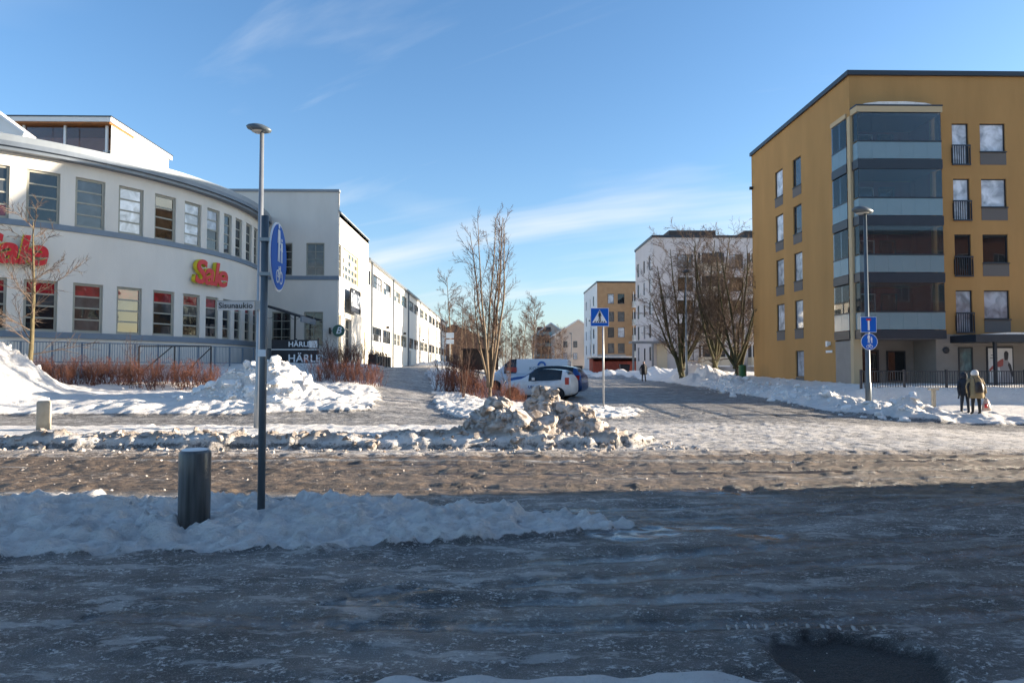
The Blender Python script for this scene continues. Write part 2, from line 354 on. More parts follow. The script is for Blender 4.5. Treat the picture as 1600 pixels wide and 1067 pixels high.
paved = (~snowy) & (fcy > 18.2) & (fcx < -1.2) & (fcy < 75) & (fcx > -70)
roadm = (~snowy) & (~paved) & (fcy > -10) & (fcy < 140) & (np.abs(fcx) < 70)
# smooth normals of the whole sheet, so that the pieces join without a seam
def np_mesh(name, v, f, smooth=True):
    me = bpy.data.meshes.new(name); me.vertices.add(len(v)); me.vertices.foreach_set('co', np.ascontiguousarray(v, np.float32).ravel())
    f = np.asarray(f); k = f.shape[1]; me.loops.add(f.size); me.loops.foreach_set('vertex_index', f.astype(np.int32).ravel())
    me.polygons.add(len(f)); me.polygons.foreach_set('loop_start', np.arange(0, f.size, k, dtype=np.int32))
    me.polygons.foreach_set('loop_total', np.full(len(f), k, np.int32))
    me.polygons.foreach_set('use_smooth', np.full(len(f), smooth)); me.update(calc_edges=True); me.validate(); return me
def ground_material():
    m = bpy.data.materials.new('winter_ground'); m.use_nodes = True; nt = m.node_tree; b = nt.nodes['Principled BSDF']; L = nt.links.new
    def N(t, **kw):
        n = nt.nodes.new(t)
        for k, v in kw.items(): setattr(n, k, v)
        return n
    def mth(op, a, c=None, clamp=False):
        n = N('ShaderNodeMath', operation=op, use_clamp=clamp)
        for i, v in enumerate((a, c)):
            if v is None: continue
            if isinstance(v, (int, float)): n.inputs[i].default_value = v
            else: L(v, n.inputs[i])
        return n.outputs[0]
    def noise(scale, detail=5, sc=(1, 1, 1), rough=.6):
        mp = N('ShaderNodeMapping'); mp.inputs['Scale'].default_value = sc; L(geo.outputs['Position'], mp.inputs[0])
        n = N('ShaderNodeTexNoise'); n.inputs['Scale'].default_value = scale; n.inputs['Detail'].default_value = detail; n.inputs['Roughness'].default_value = rough
        L(mp.outputs[0], n.inputs['Vector']); return n.outputs['Fac']
    def ramp(v, lo, hi):
        r = N('ShaderNodeMapRange', interpolation_type='SMOOTHSTEP'); r.inputs['From Min'].default_value = lo; r.inputs['From Max'].default_value = hi; L(v, r.inputs['Value']); return r.outputs[0]
    def mixc(fac, a, c):
        x = N('ShaderNodeMix', data_type='RGBA')
        if isinstance(fac, float): x.inputs[0].default_value = fac
        else: L(fac, x.inputs[0])
        for i, v in ((6, a), (7, c)):
            if isinstance(v, tuple): x.inputs[i].default_value = (*v, 1)
            else: L(v, x.inputs[i])
        return x.outputs[2]
    geo = N('ShaderNodeNewGeometry')
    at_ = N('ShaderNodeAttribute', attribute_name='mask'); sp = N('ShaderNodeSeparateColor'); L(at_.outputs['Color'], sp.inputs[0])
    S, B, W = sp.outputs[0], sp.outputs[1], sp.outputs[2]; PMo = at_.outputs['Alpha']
    nf = noise(9, 7, (.75, 1.2, 1), .68); ng = noise(36, 6, (.8, 1.1, 1), .7); nl = noise(1.3, 7, (.6, 1.3, 1), .68); nvf = noise(110, 3)
    # bare surface: dark ice over asphalt, sanded slush browned by painted-in warm sun, grey crumbs
    ice = mixc(ramp(nl, .33, .66), (.042, .039, .036), (.23, .215, .20)); ns = noise(3.0, 8, (.45, 1.3, 1), .72); ice = mixc(mth('MULTIPLY', ramp(ns, .53, .60), .85), ice, (.52, .49, .46))
    ice = mixc(mth('MULTIPLY', ramp(ng, .53, .58), ramp(nf, .47, .56)), ice, (.76, .73, .69))
    ice = mixc(mth('MULTIPLY', ramp(nvf, .58, .62), .4), ice, (.74, .71, .68))
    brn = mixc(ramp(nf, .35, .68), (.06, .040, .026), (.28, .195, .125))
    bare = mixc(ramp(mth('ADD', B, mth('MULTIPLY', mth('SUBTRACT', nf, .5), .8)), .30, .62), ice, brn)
    asph = mixc(ramp(nvf, .45, .7), (.014, .013, .013), (.10, .085, .072))
    wetd = ramp(mth('ADD', W, mth('MULTIPLY', mth('SUBTRACT', nl, .5), .5)), .45, .95); bare = mixc(mth('MULTIPLY', wetd, .6), bare, (.022, .020, .019))
    bare = mixc(PMo, bare, asph)
    sfac = ramp(mth('ADD', S, mth('ADD', mth('MULTIPLY', mth('SUBTRACT', nf, .5), 1.1), mth('MULTIPLY', mth('SUBTRACT', ng, .5), .7))), .40, .66)
    sfac = mth('MULTIPLY', sfac, mth('SUBTRACT', 1.0, PMo))
    snowc = mixc(ramp(nl, .3, .7), (.92, .88, .83), (.81, .77, .72))
    brownf = mth('MULTIPLY', ramp(mth('ADD', B, mth('MULTIPLY', mth('SUBTRACT', nf, .5), .7)), .22, .75), .85)  # snow dirt, plus the painted sun brown carried by the same channel
    snowc = mixc(brownf, snowc, (.33, .26, .20))
    # thin slush keeps the sand that is driven into it
    grit_shade = mth('MULTIPLY', ramp(mth('ADD', mth('MULTIPLY', ng, .6), mth('MULTIPLY', nvf, .4)), .53, .62), ramp(nf, .40, .62)); snowc = mixc(mth('MULTIPLY', grit_shade, .38), snowc, (.24, .215, .19))  # sand grit, also painting in the shade of small gaps
    thin = ramp(S, .95, .40); snowc = mixc(mth('MULTIPLY', thin, .62), snowc, mixc(ramp(ng, .4, .65), (.42, .37, .33), (.72, .68, .64)))
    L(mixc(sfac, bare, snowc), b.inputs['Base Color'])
    wetf = ramp(mth('ADD', W, mth('MULTIPLY', mth('SUBTRACT', nl, .5), .5)), .35, 1.1)
    rb = mth('SUBTRACT', .50, mth('MULTIPLY', wetf, .44))
    rr = mth('ADD', mth('MULTIPLY', sfac, mth('SUBTRACT', .75, rb)), rb); L(rr, b.inputs['Roughness'])
    b.inputs['Specular IOR Level'].default_value = .5
    hgt = mth('ADD', mth('MULTIPLY', nf, 1.0), mth('ADD', mth('MULTIPLY', ng, .45), mth('MULTIPLY', nvf, .18)))
    flat = mth('SUBTRACT', 1.0, mth('MULTIPLY', ramp(W, .75, 1.1), .96))
    bp = N('ShaderNodeBump'); bp.inputs['Distance'].default_value = .10; L(hgt, bp.inputs['Height']); L(mth('MULTIPLY', flat, 1.0), bp.inputs['Strength'])
    L(bp.outputs[0], b.inputs['Normal']); return m
gmat = ground_material()
def sheet(name, sel):
    q = Q[sel]; u, inv = np.unique(q, return_inverse=True); me = np_mesh(name, co[u], inv.reshape(-1, 4))
    a = me.attributes.new('mask', 'FLOAT_COLOR', 'POINT')
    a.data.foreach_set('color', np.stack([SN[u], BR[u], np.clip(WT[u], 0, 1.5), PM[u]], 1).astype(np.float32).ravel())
    me.materials.append(gmat); o = link(name, me); o['kind'] = 'structure'; return o
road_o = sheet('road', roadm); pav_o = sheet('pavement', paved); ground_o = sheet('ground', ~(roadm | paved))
# ------------------------------------------------------------------ snow chunks
def ico(sub=2):
    b = bmesh.new(); bmesh.ops.create_icosphere(b, subdivisions=sub, radius=1); v = np.array([x.co[:] for x in b.verts]); f = np.array([[y.index for y in x.verts] for x in b.faces]); b.free(); return v, f
ICO1, ICO2 = ico(1), ico(2)
nrng = np.random.default_rng(5)
def chunk_mesh(name, pts, sizes, ic=ICO2, flat=.75, rough=.34):
    V = []; F = []; n0 = 0
    for p, s in zip(pts, sizes):
        v = ic[0].copy()
        for _ in range(4):                       # chop flat faces off: broken, angular lumps
            d = nrng.normal(size=3); d /= np.linalg.norm(d); k = nrng.uniform(.35, .8); t = v@d; v -= np.outer(np.maximum(t-k, 0), d)
        v *= 1+nrng.normal(0, rough*.22, (len(v), 1))
        v *= nrng.uniform(.6, 1.25, 3)*np.array([1, 1, flat])
        a = nrng.uniform(0, 6.28); c, s_ = math.cos(a), math.sin(a); b_ = nrng.uniform(-.6, .6); cb, sb = math.cos(b_), math.sin(b_)
        v = v@np.array([[1,0,0],[0,cb,-sb],[0,sb,cb]]).T@np.array([[c,-s_,0],[s_,c,0],[0,0,1]]).T
        V.append(v*s+np.array(p)); F.append(ic[1]+n0); n0 += len(v)
    return np_mesh(name, np.concatenate(V), np.concatenate(F), False)
def snowmat(name, c1, c2, c3, bump=.6, lo=.42, hi=.66):
    m = mat(name, c1, .8, .25, nscale=2.2, color2=c2, bump=bump, bscale=16); nt = m.node_tree
    b = nt.nodes['Principled BSDF']; old = b.inputs['Base Color'].links[0].from_socket
    g = nt.nodes.new('ShaderNodeNewGeometry'); n = nt.nodes.new('ShaderNodeTexNoise'); n.inputs['Scale'].default_value = 7; n.inputs['Detail'].default_value = 7
    nt.links.new(g.outputs['Position'], n.inputs['Vector'])
    r = nt.nodes.new('ShaderNodeMapRange'); r.inputs['From Min'].default_value = lo; r.inputs['From Max'].default_value = hi; nt.links.new(n.outputs['Fac'], r.inputs['Value'])
    x = nt.nodes.new('ShaderNodeMix'); x.data_type = 'RGBA'; nt.links.new(r.outputs[0], x.inputs[0]); nt.links.new(old, x.inputs[6]); x.inputs[7].default_value = (*c3, 1)
    nt.links.new(x.outputs[2], b.inputs['Base Color']); return m
dirtysnow = snowmat('dirty_snow', (.60, .57, .54), (.36, .31, .27), (.20, .155, .12))
cleansnow = snowmat('clean_snow', (.83, .81, .78), (.70, .68, .65), (.56, .51, .46), lo=.55, hi=.75)
# the grey heap ploughed up at the corner
def pile(name, label, cx, cy, lobes, nch, smin, smax, m, ext, seed):
    e = empty(name, (0, 0, 0)); r = np.random.default_rng(seed)
    xs = np.arange(cx-ext[0], cx+ext[0], .045); ys = np.arange(cy-ext[1], cy+ext[1], .045); X, Y = np.meshgrid(xs, ys); x = X.ravel(); y = Y.ravel()
    def hh(x, y):
        n1 = fbm(x*1.6, y*1.6, seed, 5); rd = 1-np.abs(2*fbm(x*2.6+9, y*2.6, seed+5, 4)-1); n2 = fbm(x*7, y*7, seed+9, 4); z = 0
        for (lx, ly, rx, ry, h) in lobes:
            q = np.sqrt(((x-lx)/rx)**2+((y-ly)/ry)**2)+(n1-.5)*.55; z = np.maximum(z, h*np.clip(1.08-q, 0, 1)**.8)
        return np.where(z > 0, z*(.8+.5*(rd-.6))+(.22*(n2-.5)+.12*(fbm(x*15, y*15, seed+13, 3)-.5))*np.minimum(z*4, 1), 0)
    hz = hh(x, y); gzv = fields(x, y)[0]; z = np.where(hz > .015, gzv+hz, gzv-.12)
    v = np.stack([x, y, z], 1); ii = np.arange(len(x)).reshape(X.shape); q = np.stack([ii[:-1,:-1],ii[:-1,1:],ii[1:,1:],ii[1:,:-1]],-1).reshape(-1,4)
    keep = (hz[q] > .015).any(1); q = q[keep]; u, inv = np.unique(q, return_inverse=True)
    link('heap', np_mesh('heap', v[u], inv.reshape(-1, 4), True), m, e)
    px = []; sz = []
    while len(px) < nch:
        a, b_ = r.uniform(cx-ext[0], cx+ext[0]), r.uniform(cy-ext[1], cy+ext[1]); h0 = float(hh(np.array([a]), np.array([b_]))[0])
        if h0 < .05: continue
        s = smin*(smax/smin)**(r.uniform()**2.3); px.append((a, b_, gz(a, b_)+h0-s*.25)); sz.append(s)
    o = link('chunk', chunk_mesh('chunk', px, sz), m, e); o['kind'] = 'stuff'
    tag(e, label, 'snow pile'); return e
pile('snow_pile', 'grey dirty heap of broken ploughed snow at the road corner', 1.1, 15.7,
     [(.05,15.2,.85,.8,.88),(1.1,16.2,1.0,.8,1.12),(1.75,15.7,.7,.8,.80),(.85,15.0,.8,.55,.52),(2.1,15.2,.6,.5,.35)], 950, .03, .27, dirtysnow, (2.6, 2.0), 101)
def scatter(name, label, n, fx, smin, smax, m, emb=.3, ic=ICO1):
    px = []; sz = []
    for _ in range(n):
        x, y = fx(); s = smin*(smax/smin)**(random.random()**2.2); px.append((x, y)); sz.append(s)
    a = np.array(px); z = fields(a[:, 0], a[:, 1])[0]; pts = np.column_stack([a, z-np.array(sz)*emb+np.array(sz)*.35])
    o = link(name, chunk_mesh(name, pts, sz, ic), m); tag(o, label, 'snow', kind='stuff'); return o
scatter('snow_crumbs', 'dirty frozen snow lumps along the ploughed road edge', 900, lambda: (random.uniform(-14, 4.2), random.gauss(14.15, .38)), .02, .13, dirtysnow)
scatter('snow_rubble', 'small crumbs of grey slush scattered on the cross street', 1100, lambda: (random.uniform(-10, 15), random.uniform(8.9, 14)), .008, .035, dirtysnow)
scatter('ice_crumbs', 'small pale ice crumbs lying on the shaded icy road', 900, lambda: (random.uniform(-5, 6), 3.4+6*random.random()**1.5), .003, .010, cleansnow)
scatter('bank_lumps', 'snow lumps on the bank beside the yellow house', 420, lambda: (random.gauss(14.7, .9), random.uniform(23.3, 46)), .04, .26, cleansnow, ic=ICO2)
scatter('heap_lumps', 'white snow boulders on the heap below the curved building', 190, lambda: (random.gauss(-8.6, 1.0), random.gauss(24.1, .5)), .06, .34, cleansnow, ic=ICO2)
scatter('big_heap_lumps', 'snow lumps on the tall white heap under the bare young tree', 130, lambda: (random.gauss(-19.2, 1.8), random.gauss(23.7, .7)), .05, .24, cleansnow, ic=ICO2)
# frozen tyre tread print beside the wet patch
mb = MB()
for i in range(16):
    t = i/15; x = 1.46+1.0*t+random.gauss(0, .008); y = 4.42+.07*math.sin(t*2.6)-.12*t+random.gauss(0, .008); z = gz(x, y)-.008
    k = random.uniform(.5, 1.1); mb.tube([(x-.012, y-.05, z-.004), (x+random.gauss(0, .008), y, z+.014*k), (x+.02, y+.05+.03*k, z-.003)], [.009, .014*k, .008], 6)
    mb.tube([(x-.045, y-.045+random.gauss(0, .008), z-.002), (x, y-.05+random.gauss(0, .01), z+.006*k), (x+.045, y-.052+random.gauss(0, .01), z-.002)], [.010, .012, .009], 6)
tag(mb.build('tyre_print', dirtysnow, smooth=True), 'frozen ridges of a tyre tread print beside the wet asphalt patch', 'tyre track', kind='stuff')
# ------------------------------------------------------------------ buildings: walls with real openings, windows with frames and panes
def wall_mesh(name, w, z0, z1, openings, m, reveal=.22, curve=None, step=None):
    xs = {0.0, w}; zs = {z0, z1}
    for (a, b, c, d) in openings: xs |= {a, b}; zs |= {c, d}
    if step:
        xs |= set(np.linspace(0, w, max(2, int(w/step))).tolist())
    xs = sorted(xs); zs = sorted(zs); mb = MB(); vid = {}
    def V(x, y, z):
        k = (round(x, 5), round(y, 5), round(z, 5))
        if k not in vid:
            vid[k] = len(mb.v); mb.v.append(curve(x, y, z) if curve else (x, y, z))
        return vid[k]
    def hole(x, z): return any(a < x < b and c < z < d for (a, b, c, d) in openings)
    H = [[hole((xs[i]+xs[i+1])/2, (zs[j]+zs[j+1])/2) for j in range(len(zs)-1)] for i in range(len(xs)-1)]
    for i in range(len(xs)-1):
        for j in range(len(zs)-1):
            xa, xb, za, zb = xs[i], xs[i+1], zs[j], zs[j+1]
            if not H[i][j]: mb.f.append((V(xa,0,za), V(xb,0,za), V(xb,0,zb), V(xa,0,zb))); continue
            if reveal <= 0: continue
            r = reveal
            if i == 0 or not H[i-1][j]: mb.f.append((V(xa,0,za), V(xa,0,zb), V(xa,r,zb), V(xa,r,za)))
            if i == len(xs)-2 or not H[i+1][j]: mb.f.append((V(xb,0,zb), V(xb,0,za), V(xb,r,za), V(xb,r,zb)))
            if j == 0 or not H[i][j-1]: mb.f.append((V(xb,0,za), V(xa,0,za), V(xa,r,za), V(xb,r,za)))
            if j == len(zs)-2 or not H[i][j+1]: mb.f.append((V(xa,0,zb), V(xb,0,zb), V(xb,r,zb), V(xa,r,zb)))
    return mb.mesh(name, m, False, False)
WCACHE = {}
def rect_mesh(w, h, m, t=.012):
    k = ('r', round(w, 3), round(h, 3), m.name)
    if k not in WCACHE: WCACHE[k] = MB().box(0, w, 0, t, 0, h).mesh('pane', m)
    return WCACHE[k]
def window(parent, x, z, w, h, cols=1, rows=1, fm=framegrey, glass=G_dark, ft=.07, mt=.045, y=.1, rowglass=None, sill=None, panes=True, place=None, pick=None, frame_d=.07):
    """window as a part: frame mesh, each pane a sub-part. local x right, y inward, z up"""
    k = (round(w, 3), round(h, 3), cols, rows, fm.name, ft, mt, frame_d)
    if k not in WCACHE:
        mb = MB(); d = frame_d
        mb.box(0, ft, 0, d, 0, h).box(w-ft, w, 0, d, 0, h).box(ft, w-ft, 0, d, 0, ft).box(ft, w-ft, 0, d, h-ft, h)
        cw = (w-2*ft-(cols-1)*mt)/cols; ch = (h-2*ft-(rows-1)*mt)/rows
        for i in range(1, cols): xx = ft+i*cw+(i-1)*mt; mb.box(xx, xx+mt, .008, d-.005, ft, h-ft)
        for j in range(1, rows):
            zz_ = ft+j*ch+(j-1)*mt
            for i in range(cols): x0_ = ft+i*(cw+mt); mb.box(x0_, x0_+cw, .012, d-.008, zz_, zz_+mt)
        WCACHE[k] = mb.mesh('window', fm)
    o = link('window', WCACHE[k], None, parent)
    if place: o.location, o.rotation_euler = place(x, y, z)
    else: o.location = (x, y, z)
    if not panes:
        p = link('pane', rect_mesh(w-2*ft+.02, h-2*ft+.02, glass), None, o, (ft-.01, frame_d*.6, ft-.01)); return o
    cw = (w-2*ft-(cols-1)*mt)/cols; ch = (h-2*ft-(rows-1)*mt)/rows
    for i in range(cols):
        for j in range(rows):
            g = rowglass[j] if rowglass else (pick() if pick else glass)
            link('pane', rect_mesh(cw+.02, ch+.02, g), None, o, (ft+i*(cw+mt)-.01, frame_d*.55, ft+j*(ch+mt)-.01))
    return o
# ---- the curved shop
SC = Vector((-30.35, 41.5)); SR = 15.2
sale = empty('curved_shop_building', (SC.x, SC.y, 0))
A0 = R_(-100); A1 = R_(20)                               # facade runs from A0 to A1 (angle from +X)
def arc(x, y, z):                                        # local: x along the arc to the right, y inward
    a = A0+x/SR; r = SR-y; return (r*math.cos(a), r*math.sin(a), z)
def onarc(a_deg): return (R_(a_deg)-A0)*SR
up = [(-81.8,4.6),(-74.9,4.6),(-68.2,4.6),(-61.4,4.6),(-54.6,4.65),(-47.7,4.7),(-40.8,4.66),(-33.95,4.5),(-27.3,4.5),(-20.9,4.3),(-15.2,3.85),(-10.3,2.9),(-5.75,3.07),(-.5,3.4),(4.6,3.4)]
ZU = (8.0, 10.28); ZL = (3.2, 5.45); ops = []
for c, wd in up:
    a, b = onarc(c-wd/2), onarc(c+wd/2); ops += [(a, b, *ZU), (a, b, *ZL)]
w_tot = (A1-A0)*SR
link('wall', wall_mesh('wall', w_tot, .2, 11.0, ops, plaster, .26, arc, .35), None, sale)
def band(name, z0, z1, out, m, back=.02, parent=sale):
    mb = MB(); n = 120; base = 0
    for i in range(n+1):
        a = A0+(A1-A0)*i/n
        for r, z in ((SR-back, z0), (SR+out, z0), (SR+out, z1), (SR-back, z1)): mb.v.append((r*math.cos(a), r*math.sin(a), z))
    for i in range(n):
        for k in range(4):
            a = i*4+k; b = i*4+(k+1) % 4; mb.f.append((a, b, b+4, a+4))
    return mb.build(name, m, parent)
band('upper_sill_band', 7.74, 7.99, .07, bluesill); band('lower_sill_band', 2.92, 3.19, .09, bluesill)
band('soffit', 10.86, 11.02, .42, greymetal); band('gutter', 11.02, 11.22, .55, greymetal); band('fascia', 11.22, 11.52, .50, fascia)
band('plinth', .1, 1.75, .05, mat('plinth_concrete', (.42, .41, .40), .9, .2, nscale=2, namt=.1))
rf = MB(); n = 60
for i in range(n+1):
    a = A0+(A1-A0)*i/n
    rf.v += [((SR+.5)*math.cos(a), (SR+.5)*math.sin(a), 11.5), (4*math.cos(a), 4*math.sin(a), 11.66)]
for i in range(n): rf.f.append((2*i, 2*i+2, 2*i+3, 2*i+1))
rf.build('roof', fascia, sale)
def place_arc(x, y, z):
    a = A0+x/SR; r = SR-y; th = a+math.pi/2
    return Vector((r*math.cos(a), r*math.sin(a), z)), (0, 0, th)
wr = random.Random(3)
upg = {4: [G_red, G_dark, G_mid, G_dark], 5: [G_dark]*4, 6: [G_mid]*4, 7: [G_blind]*4, 8: [G_brown]*4, 9: [G_blind]*4, 10: [G_mid, G_dark, G_pale, G_pale]}
for i, (c, wd) in enumerate(up):
    a, b = onarc(c-wd/2), onarc(c+wd/2); w = (b-a)
    def pl(x, y, z, a=a, w=w):                             # chord placed at the opening's middle
        am = A0+(a+w/2)/SR; r = SR-y; th = am+math.pi/2
        return Vector((r*math.cos(am)-math.cos(th)*w/2, r*math.sin(am)-math.sin(th)*w/2, z)), (0, 0, th)
    window(sale, a, ZU[0], w, ZU[1]-ZU[0], 1, 4, framegrey, ft=.11, mt=.07, y=.10, rowglass=upg.get(i, [G_mid, G_dark, G_mid, G_mid]), place=pl)
    window(sale, a, ZL[0], w, ZL[1]-ZL[0], 1, 4, framegrey, ft=.11, mt=.07, y=.10, rowglass=[wr.choice([G_brown, G_mid, G_dark]), G_dark, G_mid, G_red], place=pl)
link('end_wall', MB().box(-14, -13.7, -10, 3, 0, 11).mesh('end_wall', plaster), None, sale)
pa = R_(9.5); dp = MB().tube([((SR+.1)*math.cos(pa), (SR+.1)*math.sin(pa), z) for z in (.8, 11)], .07, 8); dp.build('downpipe', greymetal, sale)
tag(sale, 'long curved white plastered shop building with two rows of tall four-pane windows', 'building')
# ---- lettering helper
def text_mesh(s, size, extrude=.05, shear=0, offset=0, spacing=1.0, bevel=0):
    c = bpy.data.curves.new('t', 'FONT'); c.body = s; c.size = size; c.extrude = extrude; c.shear = shear; c.offset = offset; c.space_character = spacing
    c.align_x = 'CENTER'; c.align_y = 'CENTER'; c.resolution_u = 5; c.bevel_depth = bevel
    o = bpy.data.objects.new('t', c); col.objects.link(o); dg = bpy.context.evaluated_depsgraph_get(); dg.update()
    me = bpy.data.meshes.new_from_object(o.evaluated_get(dg)); bpy.data.objects.remove(o); bpy.data.curves.remove(c)
    for v in me.vertices: v.co = (v.co.x, -v.co.z, v.co.y)      # upright, facing -Y
    me.materials.clear(); return me
red = mat('sign_red', (.62, .015, .02), .4, .5, nscale=3, namt=.05); yel = mat('sign_yellow', (.62, .50, .02), .5)
def sale_sign(adeg, zc, label):
    a = R_(adeg); th = a+math.pi/2
    e = empty('shop_sign', (SC.x+(SR+.05)*math.cos(a), SC.y+(SR+.05)*math.sin(a), zc), th)
    x = -1.02
    for ch, adv in (('S', .72), ('a', .62), ('l', .36), ('e', .62)):
        back = text_mesh(ch, 1.75, .10, .16, .035); l = link('letter', back, yel, e, (x+adv/2, -.12, 0))
        face = text_mesh(ch, 1.75, .012, .16, .045); link('letter_face', face, red, l, (.06, -.125, -.015)); x += adv
    tag(e, label, 'sign'); return e
sale_sign(-17.8, 6.62, 'red and yellow Sale letters over the narrow windows next to the lamp post')
sale_sign(-52.6, 6.62, 'red and yellow Sale letters behind the bare young tree')
# ---- white flats with the glazed roof terrace behind the shop
ph = empty('penthouse_block', (-29.6, 52, 0)); white = mat('white_render', (.80, .79, .76), .9, .2, nscale=.4, namt=.03)
wood = mat('orange_soffit_wood', (.42, .16, .05), .6, .3, nscale=4, namt=.15, streak=.2)
zt = 20.5
MB().box(-22, 0, .02, 9, 0, zt-3.6).build('lower_storeys', white, ph)
MB().box(-22, 0, 3.0, 9.0, zt-3.6, zt-.35).build('upper_storey', white, ph); MB().box(-.25, 0, .4, 3.0, zt-3.6, zt-.36).build('side_wall', white, ph)
MB().box(-22, .25, -.5, 9.2, zt-.35, zt).build('roof', white, ph); MB().box(-22, .3, -.55, 9.25, zt+.003, zt+.09).build('roof_edge', framedark, ph)
MB().box(-22, .1, -.4, 3.0, zt-.47, zt-.352).build('soffit', wood, ph)
brownwall = mat('brown_terrace_wall', (.50, .25, .17), .8, nscale=3, namt=.1)
MB().box(-22, -.3, 2.9, 2.99, zt-3.58, zt-.48).build('terrace_wall', brownwall, ph)
for x in (-19, -14.6, -12.2, -8.2, -6.4, -2.2):
    window(ph, x, zt-3.5, 1.2, 2.0, 1, 1, framewhite, G_pale, y=2.80)
for x in (-19.5, -16.3, -13.1, -9.9, -6.7, -3.6, -.45): MB().box(x, x+.16, .02, .18, zt-3.6, zt-.48).build('post', framewhite, ph)
cg = clearglass('terrace_glass', (.92, .93, .95), .02)
for k, x in enumerate((-19.3, -17.2, -15.1, -13, -10.9, -8.7, -6.4, -4.4, -2.4)): link('glass_pane', MB().box(0, 1.95, 0, .015, 0, 2.9).mesh('g', cg), None, ph, (x, .08, zt-3.5))
MB().box(-22, -.1, -.02, .05, zt-2.62, zt-2.55).build('rail', framedark, ph)
bl = mat('blue_terrace_panel', (.10, .16, .26), .3, .5); MB().box(-6.2, -2.6, .0, .03, zt-3.6, zt-2.62).build('rail_panel', bl, ph)
sw = link('side_panel', wall_mesh('side_panel', 9, zt-4.5, zt-.37, [(4.6, 5.6, zt-3.2, zt-1.4), (7.6, 8.0, zt-3.0, zt-1.7)], white, .2), None, ph, (.02, 0, 0), R_(90))
window(sw, 4.6, zt-3.2, 1.0, 1.8, 1, 1, framedark, G_mid, y=.12); window(sw, 7.6, zt-3.0, .4, 1.3, 1, 1, framedark, G_mid, y=.12)
MB().lathe([(.9, 0), (.9, .75), (.7, .95)], 18, (-17.5, 3.5, zt+.08)).build('roof_vent', framewhite, ph)
tag(ph, 'white flats with a glazed roof terrace and orange wooden soffit rising behind the curved shop', 'building')
gb = empty('gable_block', (-27.5, 40, 0))
pg = at(36, 210, 40); pg0 = at(-60, 140, 40)
MB().prism([(pg0.x+27.5-3, 11.6), (pg.x+27.5, 11.6), (pg.x+27.5, pg.z), (pg0.x+27.5, pg0.z), (pg0.x+27.5-3, pg0.z)], 0, .8).build('wall', white, gb)
mb = MB(); mb.bar((pg.x+27.5+.12, .4, pg.z+.03), (pg0.x+27.5, .4, pg0.z+.13), 1.0, .16); mb.build('roof_edge', framewhite, gb)
tag(gb, 'white block with a sloping roof edge standing on the shop roof', 'building')
# ---- the tower-like corner house with the restaurant
TX, TY = -10.63, 45.0
tw = empty('corner_tower', (TX, TY, 0)); W = 12.0
fo = [(W-7.1, W-5.55, 7.65, 9.8), (W-3.9, W-2.3, 7.65, 9.8), (W-1.95, W-.72, 7.65, 9.8) if False else (W-2.05, W-.85, 7.65, 9.8)]
fo = [(W-3.75, W-3.0, 7.65, 9.8), (W-2.1, W-.9, 7.65, 9.8), (W-4.3, W-3.05, 3.0, 5.25), (W-2.2, W-.95, 3.0, 5.25)]
fw = link('front_wall', wall_mesh('front_wall', W, .8, 13.2, fo, plaster, .22), None, tw, (-W, 0, 0))
for k, (a, b, c, d) in enumerate(fo): window(fw, a, c, b-a, d-c, 2 if b-a > 1 else 1, 4, framegrey, G_mid if k % 2 else G_dark, ft=.08, y=.1)
MB().box(-W-.05, .06, -.09, .34, 13.2, 13.36).build('parapet_cap', fascia, tw); MB().box(-W, 0, .25, .3, 11.9, 13.2).build('parapet_back', plaster, tw)
so = [(.25, 1.0, 7.65, 9.8), (1.35, 6.6, 7.65, 9.8), (.35, 1.0, 1.9, 5.1), (2.3, 4.3, 1.7, 5.0), (8.6, 9.5, 1.62, 4.4)]
sd_ = link('side_wall', wall_mesh('side_wall', 10.4, .8, 11.87, so, plaster2, .25), None, tw, (0, 0, 0), R_(90))
window(sd_, .25, 7.65, .75, 2.15, 1, 4, framegrey, G_dark, y=.1)
window(sd_, 1.35, 7.65, 5.25, 2.15, 5, 4, framecream, y=.12, mt=.2, ft=.14, pick=lambda: wr.choice([G_mid, G_pale, G_mid]))
window(sd_, .35, 1.9, .65, 3.2, 1, 4, framecream, G_mid, y=.1); window(sd_, 2.3, 1.7, 2.0, 3.3, 2, 5, framegrey, G_dark, y=.20)
MB().box(8.6, 9.5, .12, .17, 1.62, 4.4).build('door', mat('cream_door', (.55, .50, .40), .6), sd_)
MB().box(-W, .06, -.05, .08, 7.36, 7.62).build('sill_band', bluesill, tw)
MB().box(-W, 0, .3, 10.4, 11.6, 11.86).build('roof', fascia, tw); MB().box(-W, -W+.2, .1, 10.3, .8, 11.6).build('back_wall', plaster, tw)
MB().box(.005, .09, -.04, 10.45, 11.87, 11.97).build('side_cap', fascia, tw)
tag(tw, 'square white corner tower with a raised front parapet and cream-framed side windows', 'building')
# sign box with lettering on the street side
black = mat('black_paint', (.012, .013, .016), .4, .5, nscale=3, namt=.2); lettermat = mat('pale_letter', (.72, .76, .80), .5)
vs = empty('restaurant_sign', (TX+.02, TY+2.0, 5.45), R_(90)); mb = MB()
mb.box(0, 3.3, -.42, -.36, 0, .09).box(0, 3.3, -.42, -.36, 1.56, 1.65).box(0, .09, -.42, -.36, .09, 1.56).box(3.21, 3.3, -.42, -.36, .09, 1.56)
for x in (.3, 1.6, 2.9): mb.box(x, x+.06, -.359, .0, .75, .81)
mb.build('frame', black, vs); MB().box(.09, 3.21, -.36, -.30, .09, 1.56).build('panel', mat('sign_panel_dark', (.03, .035, .05), .5), vs)
link('lettering', text_mesh('HÄRLEM', 1.05, .03, 0, .02, 1.0), lettermat, vs, (1.65, -.40, .80)).scale = (.82, 1, 1.25)
tag(vs, 'framed dark HÄRLEM letter sign on the sunlit side of the tower', 'sign')
